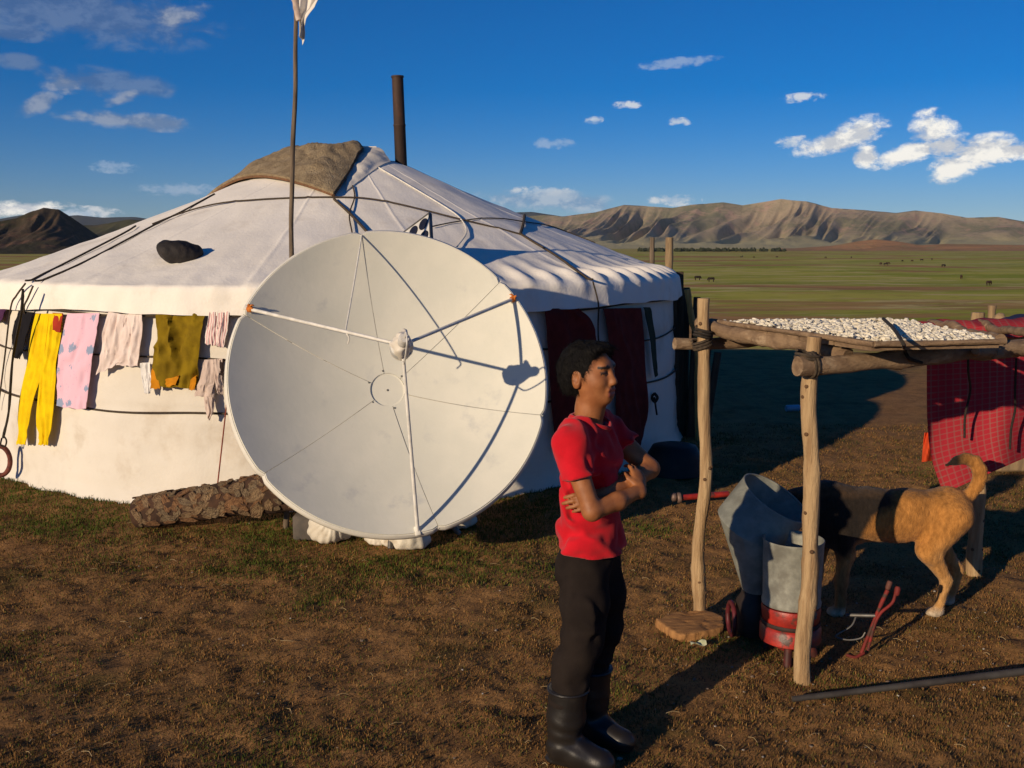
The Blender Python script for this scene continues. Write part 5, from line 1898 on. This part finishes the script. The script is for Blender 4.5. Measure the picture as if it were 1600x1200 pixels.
def torso(P):
    z = P[..., 2]
    t = np.clip((z - .715) / (1.15 - .715), 0, 1)
    hw = np.interp(t, [0, .15, .45, .8, .93, 1], [.146, .137, .131, .146, .136, .075])
    hdp = np.interp(t, [0, .15, .45, .8, .93, 1], [.112, .100, .087, .090, .076, .052])
    cx = np.interp(t, [0, .3, .7, 1], [.004, -.004, .000, -.022])
    q = np.sqrt(((P[..., 0] - cx) / hdp) ** 2 + (P[..., 1] / hw) ** 2)
    return np.maximum((q - 1) * hdp * .85, np.maximum(.67 - z, z - 1.155))


s_.op(torso, (-.14, -.17, .68), (.14, .17, 1.15), .012)
s_.cap((-.018, -.085, 1.118), (-.018, -.150, 1.088), .046, .054, .04)
s_.cap((-.018, .085, 1.118), (-.018, .150, 1.088), .046, .054, .04)
s_.cap(SR + (0, .01, .0), SR + (ER - SR) * .56 + (-.008, -.004, 0), .053, .059, .03)
s_.cap(SL + (0, -.01, .0), SL + (EL - SL) * .54, .052, .058, .03)
for Sx, Ex, k in ((SR, ER, .52), (SL, EL, .50)):
    d_ = unit(Ex - Sx)
    c_ = Sx + (Ex - Sx) * k
    s_.op(lambda P, c_=c_, d_=d_: np.where(np.linalg.norm(P - c_ - d_ * .05, axis=-1) < .10, -((P - c_) @ d_), .1), c_ - .12, c_ + .14, .004, 'sub')
s_.ell((.012, 0, 1.185), (.068, .068, .062), .008, None, 'sub')
s_.op(lambda P: 1.170 - P[..., 2], (-.1, -.1, 1.16), (.1, .1, 1.2), .004, 'sub')


def folds(P):
    a1 = P @ np.array([.8, .5, 1.0])
    a2 = P @ np.array([-.7, .6, .9])
    n = fbm(P, 7, 3, 3.)
    f = .0065 * np.sin(a1 * 62 + 5 * n) * np.clip(1.2 - 6 * np.abs(P[:, 2] - .93), 0, 1)
    f += .0068 * np.sin(a2 * 48 + 4.5 * n + 1) * np.clip((.97 - P[:, 2]) * 5, 0, 1)
    f += .0050 * np.sin(P[:, 1] * 55 + P[:, 0] * 40 + 4 * n) * np.clip((P[:, 2] - .95) * 5, 0, 1)
    return f + .004 * n


s_.disp(folds, .03)
s_.op(lambda P: P[..., 2] - (.722 + .003 * np.sin(P[..., 1] * 30 + P[..., 0] * 20) - .05 * P[..., 0]), (-.2, -.2, .6), (.2, .2, .72), .004, 'sub')
V, Q = s_.mesh(1)
red_sh = M('red_cotton', (.56, .010, .020), (.47, .008, .016), scale=14, rough=.92, bump=.12, bscale=300, spec=.1, sheen=.15)
shirt = put('shirt', (place(V), Q), red_sh, boy)
t_ = np.linspace(0, 2 * math.pi, 40)
cr = np.stack([-.004 + .063 * np.cos(t_), .064 * np.sin(t_), 1.138 - .016 * np.cos(t_) + .012 * np.abs(np.sin(t_))], -1)
put('collar', tube(place(cr), .0075, 8, False), red_sh, shirt)

# trousers
p_ = SDF((-.20, -.24, .12), (.24, .25, .80), .0062)
HRp, HLp = np.array([-.004, -.056, .68]), np.array([.004, .056, .68])
KR, KL = np.array([.004, -.084, .42]), np.array([.022, .086, .42])
AR, AL = np.array([-.042, -.098, .235]), np.array([-.026, .090, .235])
p_.ell((-.006, 0, .705), (.083, .114, .085), .03)
p_.chain([HRp, (HRp + KR) / 2 + (.006, 0, 0), KR, (KR + AR) / 2 + (-.006, 0, .02), AR], [.078, .077, .064, .060, .057], .025)
p_.chain([HLp, (HLp + KL) / 2 + (.004, 0, 0), KL, (KL + AL) / 2 + (-.006, 0, .02), AL], [.078, .077, .064, .060, .057], .025)
p_.ell((.025, -.143, .53), (.05, .016, .075), .02)             # thigh pocket
p_.ell((-.070, -.06, .655), (.026, .05, .05), .02)


def pf(P):
    n = fbm(P, 8, 3, 6.)
    f = .0045 * np.sin(P[:, 2] * 70 + P[:, 0] * 30 + 5 * n) * np.exp(-((P[:, 2] - .26) / .09) ** 2)
    f += .0042 * np.sin(P[:, 2] * 45 + P[:, 0] * 55 + 4 * n) * np.exp(-((P[:, 2] - .45) / .09) ** 2)
    f += .004 * np.sin(P[:, 0] * 60 + P[:, 2] * 22 + 4 * n) * np.clip((P[:, 2] - .5) * 5, 0, 1)
    return f + .0045 * n


p_.disp(pf, .03)
V, Q = p_.mesh(1)
trou = put('trousers', (place(V), Q), M('dark_brown_cotton', (.020, .0145, .012), (.014, .010, .0085), scale=10, rough=.92, bump=.2, bscale=250, spec=.12), boy)

# rubber boots
rub = M('black_rubber', (.014, .012, .011), (.018, .015, .013), scale=12, rough=.40, spec=.4, bump=.1, bscale=40, third=(.045, .036, .028), tscale=6, tlo=.6, thi=.75)
for k, (A, K, yaw) in enumerate(((AR, KR, R(2)), (AL, KL, R(-10)))):
    o_ = np.array([A[0], A[1], 0.])
    fx = np.array([math.cos(yaw), math.sin(yaw), 0])
    bt = SDF(o_ + (-.14, -.13, -.01), o_ + (.26, .13, .29), .0055)
    top = A + (K - A) * .12
    bt.chain([top, A + (0, 0, -.07), o_ + (-.004, 0, .085)], [.0655, .061, .055], .02)
    bt.chain([o_ + (-.02, 0, .045), o_ + fx * .05 + (0, 0, .045), o_ + fx * .120 + (0, 0, .034)], [.045, .044, .038], .03, sc=(1, .95, 1))
    bt.ell(o_ + fx * .112 + (0, 0, .030), (.058, .042, .032), .02)
    bt.cap(o_ + (-.035, 0, .012), o_ + fx * .128 + (0, 0, .012), .040, .038, .006, sc=(1, 1, 2.6))
    tz = top[2] + .01
    bt.op(lambda P, tz=tz: tz - P[..., 2], o_ + (-.2, -.2, tz - .02), o_ + (.2, .2, .4), .003, 'sub')
    bt.op(lambda P: P[..., 2] - .002, o_ + (-.3, -.3, -.1), o_ + (.3, .3, .0), .002, 'sub')
    bt.disp(lambda P: .0030 * np.sin(P[:, 2] * 120 + P[:, 0] * 40 + 4 * vn3(P, 12)) * np.exp(-((P[:, 2] - .12) / .045) ** 2) + .002 * fbm(P, 14, 2, 1.), .02)
    V, Q = bt.mesh(1)
    boot = put('boot', (place(V) + (0, 0, .004), Q), rub, boy)
    rimc = [top + np.array([.066 * math.cos(t), .066 * math.sin(t), .006]) for t in np.linspace(0, 6.2832, 30)]
    put('boot_rim', tube(place(np.array(rimc)) + (0, 0, .002), .005, 6, False), rub, boot)

# ------------------------------------------------------------------ the dog
DY = 4.50
dog_o = np.array([1.99, DY, 0])        # under the rump; it faces -X and sniffs behind the pail
d = SDF((-.98, -.19, -.01), (.28, .21, .84), .0078)
d.chain([(.02, 0, .480), (-.16, 0, .478), (-.34, 0, .470), (-.50, 0, .470)], [.098, .096, .112, .118], .06, sc=(1, 1.12, 1))
d.ell((-.47, 0, .435), (.14, .105, .135), .05)                    # chest
d.ell((-.20, 0, .42), (.16, .080, .085), .05)                     # belly, tucked up
d.ell((.035, 0, .485), (.105, .090, .105), .05)                   # rump
d.ell((-.50, 0, .55), (.10, .07, .06), .05)                       # withers
# neck reaching down, head low behind the pail
d.chain([(-.55, .0, .53), (-.66, .02, .50), (-.74, .03, .42)], [.088, .072, .062], .05)
d.ell((-.775, .035, .385), (.075, .062, .060), .03)
d.chain([(-.80, .035, .36), (-.87, .04, .30)], [.042, .029], .02)
d.ell((-.885, .042, .288), (.020, .022, .018), .01)
for sy in (-1, 1):
    d.chain([(-.735, .035 + .045 * sy, .43), (-.735, .035 + .066 * sy, .47), (-.75, .035 + .074 * sy, .44)], [.020, .016, .008], .012)
# front legs
for sy, fx in ((-1, .02), (1, -.05)):
    d.chain([(-.50 + fx, .070 * sy, .44), (-.475 + fx, .072 * sy, .30), (-.49 + fx, .072 * sy, .165), (-.488 + fx, .072 * sy, .05)], [.060, .038, .027, .024], .03)
    d.ell((-.508 + fx, .072 * sy, .022), (.042, .030, .024), .015)
# hind legs: thigh, knee high in front, hock behind, straight shank
for sy, fx in ((-1, -.035), (1, .085)):
    d.chain([(.045 + fx * .3, .062 * sy, .47), (-.045 + fx * .8, .075 * sy, .315)], [.086, .054], .04)
    d.chain([(-.045 + fx * .8, .075 * sy, .315), (.048 + fx, .075 * sy, .175)], [.052, .025], .025)
    d.chain([(.050 + fx, .075 * sy, .180), (.022 + fx, .075 * sy, .045)], [.025, .020], .015)
    d.ell((.000 + fx, .075 * sy, .022), (.043, .030, .024), .015)
# tail curled up over the back
tp_ = spline([(.105, 0, .530), (.150, -.01, .590), (.168, -.015, .655), (.140, -.02, .715), (.080, -.02, .735), (.01, -.02, .705)], 9)
d.chain(list(tp_), [.027, .025, .026, .027, .028, .027, .023, .017, .009], .02)
d.disp(lambda P: .0022 * fbm(P * np.array([1, 1, .5]), 60, 3, 3.) + .002 * fbm(P, 12, 2, 8.), .03)
V, Q = d.mesh(0)
x, y, z = V.T
tan = np.array([.44, .195, .048])
cd = np.tile(tan, (len(V), 1))
n = fbm(V, 9, 3, 2.)
pale = np.clip((.40 - z) * 5 + .4 * n, 0, 1)[:, None] * .5
cd = cd * (1 - pale) + np.array([.56, .35, .15]) * pale
sad_shade = np.clip((-x - .30 + .9 * (z - .47) + .05 * n) * 14, 0, 1)[:, None]           # black saddle, with the boy's shadow put into the forequarters' colour
cd = cd * (1 - sad_shade) + np.array([.022, .016, .012]) * sad_shade
back_ = np.clip((z - .555 + .012 * n) * 40, 0, 1) * np.clip((.02 - x) * 20, 0, 1) * .55
cd = cd * (1 - back_[:, None]) + np.array([.10, .055, .025]) * back_[:, None]
leg = (x < -.38) & (z < .30)
lf = np.clip((.30 - z) * 9, 0, 1)[:, None] * leg[:, None] * .8
cd = cd * (1 - lf) + np.array([.26, .13, .05]) * lf
paw = np.clip((.055 - z) * 30, 0, 1)[:, None]
cd = cd * (1 - paw) + np.array([.62, .50, .36]) * paw
tl = ((x > .0) & (z > .70)) | ((x < .06) & (z > .66) & (x > -.05))
tm = (np.clip((.12 - x) * 14, 0, 1) * np.clip((z - .68) * 40, 0, 1) * (z > .66))[:, None]
cd = cd * (1 - tm) + np.array([.020, .014, .010]) * tm
crm = (np.clip((x - .095) * 16, 0, 1) * np.clip((.52 - z) * 12, 0, 1) * (z > .22))[:, None] * .75
cd = cd * (1 - crm) + np.array([.60, .45, .28]) * crm
cd = cd * (1 + .22 * fbm(V * np.array([1, 1, .5]), 60, 2, 5.)[:, None])
dog = put('dog', (V + dog_o, Q, None, np.clip(cd, .004, .9)), M('dog_fur', None, (.72, .70, .66), scale=70, rough=.85, attr=True, stretch=(1, 1, .4), bump=.6, bscale=130, spec=.15, sheen=.1))
fibres('fur', V + dog_o, Q, np.clip(cd, .004, .9), 46000, .0085, .0009, lambda P: np.stack([1 + 0 * P[:, 0], 0 * P[:, 0], -.55 + 0 * P[:, 0]], -1), .25, dog.data.materials[0], dog, 9)
prop(dog, 'tan and black dog with curled tail standing behind the right post', 'dog')

# ------------------------------------------------------------------ grass, pebbles, litter on the near ground


def green_mask(x, y):
    """damp, greener turf along the yurt's foot and round the dish"""
    d_ = np.hypot(x - YC[0], y - YC[1]) - YR
    g_ = np.exp(-(np.maximum(d_, 0) / .95) ** 2) * (x < 1.0)
    g_ = g_ + .8 * np.exp(-(((x + .45) / 1.1) ** 2 + ((y - 5.25) / .42) ** 2))
    return np.clip(g_ + .55 * fbm(xyz(x, y, 0), 2.2, 3, 6.) - .06, 0, 1)


def blades(n, ymin, ymax, hmin, hmax, w, name, mat, seed, clump, lean=.6):
    r2 = np.random.default_rng(seed)
    yy = ymin * (ymax / ymin) ** r2.random(n * 2)
    xx = (r2.random(n * 2) * 2 - 1) * (.56 * yy + .25)
    dens = .42 + clump * fbm(xyz(xx, yy, 0), 5.5, 3, 2.) + .55 * green_mask(xx, yy)
    keep = (r2.random(n * 2) < dens) & (np.hypot(xx - YC[0], yy - YC[1]) > YR + .03)
    xx, yy = xx[keep][:n], yy[keep][:n]
    m = len(xx)
    zz = gz(xx, yy)
    gm_ = green_mask(xx, yy)
    hh = (hmin + (hmax - hmin) * r2.random(m) ** 2) * (1 + .8 * gm_) * (.8 + .05 * yy)
    a = r2.random(m) * 6.283
    ww = w * (.6 + .8 * r2.random(m)) * (.7 + .11 * yy)
    ln = lean * r2.random(m) * hh * 1.2
    b_ = r2.random(m) * 6.283
    dx, dy = np.cos(a) * ww, np.sin(a) * ww
    P0 = np.stack([xx - dx, yy - dy, zz - .003], -1)
    P1 = np.stack([xx + dx, yy + dy, zz - .003], -1)
    mx, my = xx + np.cos(b_) * ln * .35, yy + np.sin(b_) * ln * .35
    P2 = np.stack([mx + dx * .7, my + dy * .7, zz + hh * .6], -1)
    P3 = np.stack([mx - dx * .7, my - dy * .7, zz + hh * .6], -1)
    P4 = np.stack([xx + np.cos(b_) * ln, yy + np.sin(b_) * ln, zz + hh], -1)
    V = np.stack([P0, P1, P2, P3, P4], 1).reshape(-1, 3)
    i = np.arange(m) * 5
    loops = np.concatenate([np.stack([i, i + 1, i + 2, i + 3], -1).ravel(), np.stack([i + 3, i + 2, i + 4], -1).ravel()])
    st = np.concatenate([np.arange(m) * 4, m * 4 + np.arange(m) * 3])
    me_ = bpy.data.meshes.new(name)
    me_.vertices.add(len(V)); me_.vertices.foreach_set('co', V.ravel().astype(np.float32))
    me_.loops.add(len(loops)); me_.loops.foreach_set('vertex_index', loops.astype(np.int32))
    me_.polygons.add(len(st)); me_.polygons.foreach_set('loop_start', st.astype(np.int32))
    me_.update(calc_edges=True)
    tone = r2.random(m)
    pal = np.array([[.270, .140, .046], [.190, .098, .034], [.075, .046, .021], [.125, .112, .026], [.300, .185, .072]])
    pick = np.where(tone < .34, 0, np.where(tone < .60, 1, np.where(tone < .76, 2, np.where(tone < .92, 3, 4))))
    c_ = pal[pick]
    gr = np.where(r2.random(m)[:, None] < .5, np.array([.060, .095, .014]), np.array([.095, .115, .018]))
    gk = (r2.random(m) < gm_ * .95)[:, None]
    c_ = np.where(gk, gr, c_) * (.7 + .6 * r2.random(m))[:, None]
    ca_ = me_.color_attributes.new('Col', 'FLOAT_COLOR', 'POINT')
    cc = np.ones((m, 5, 4), np.float32)
    cc[:, :, :3] = c_[:, None]
    ca_.data.foreach_set('color', cc.ravel())
    me_.materials.append(mat)
    o = bpy.data.objects.new(name, me_)
    COL.objects.link(o)
    return o


gr_m = M('dry_grass_blades', None, (.75, .75, .75), scale=4, rough=.9, attr=True, spec=.1)
prop(blades(330000, 2.35, 9.5, .004, .015, .0014, 'grass', gr_m, 3, .38), 'short trampled brown and green grass on the near ground', 'grass', kind='stuff')
# flat straws, pebbles and pale litter
st_ = []
for i in range(170):
    yy = 2.5 * (7.5 / 2.5) ** random.random()
    xx = random.uniform(-1, 1) * (.54 * yy)
    if math.hypot(xx - YC[0], yy - YC[1]) < YR + .05:
        continue
    zz = float(gz(xx, yy)) + .008
    a = random.uniform(0, 6.28)
    ln = random.uniform(.015, .06)
    k = random.uniform(-.3, .3)
    st_.append(tube(spline([(xx, yy, zz), (xx + math.cos(a) * ln * .5, yy + math.sin(a) * ln * .5, zz + .006), (xx + math.cos(a + k) * ln, yy + math.sin(a + k) * ln, zz)], 5), .0011, 4))
prop(put('straw', join(*st_), M('pale_straw', (.42, .32, .17), (.30, .21, .10), scale=30, rough=.8)), 'scattered bits of pale straw on the near ground', 'straw', kind='stuff')
pb_ = []
for i in range(620):
    yy = 2.4 * (9 / 2.4) ** random.random()
    xx = random.uniform(-1, 1) * (.55 * yy)
    if random.random() < .35:
        xx, yy = random.uniform(.6, 2.4), random.uniform(3.0, 4.6)
    if math.hypot(xx - YC[0], yy - YC[1]) < YR + .05:
        continue
    s = random.uniform(.002, .0052) * (1.7 if random.random() < .06 else 1)
    v, f = lathe([(.5, -.6), (1, -.1), (.8, .45), (.3, .7)], 6)
    v = v * np.array([random.uniform(.8, 1.5), 1, .8]) * s + rng.normal(0, s * .12, v.shape)
    a = random.uniform(0, 6.28)
    v = v @ np.array([[math.cos(a), -math.sin(a), 0], [math.sin(a), math.cos(a), 0], [0, 0, 1]]).T
    pb_.append((v + (xx, yy, float(gz(xx, yy)) + s * .5 + .003), f))
prop(put('pebbles', join(*pb_), M('mixed_pebbles', (.40, .36, .30), (.18, .13, .09), scale=9, rough=.8, lo=.42, hi=.5)), 'scattered small pebbles and pale chips on the near ground', 'pebbles', kind='stuff')
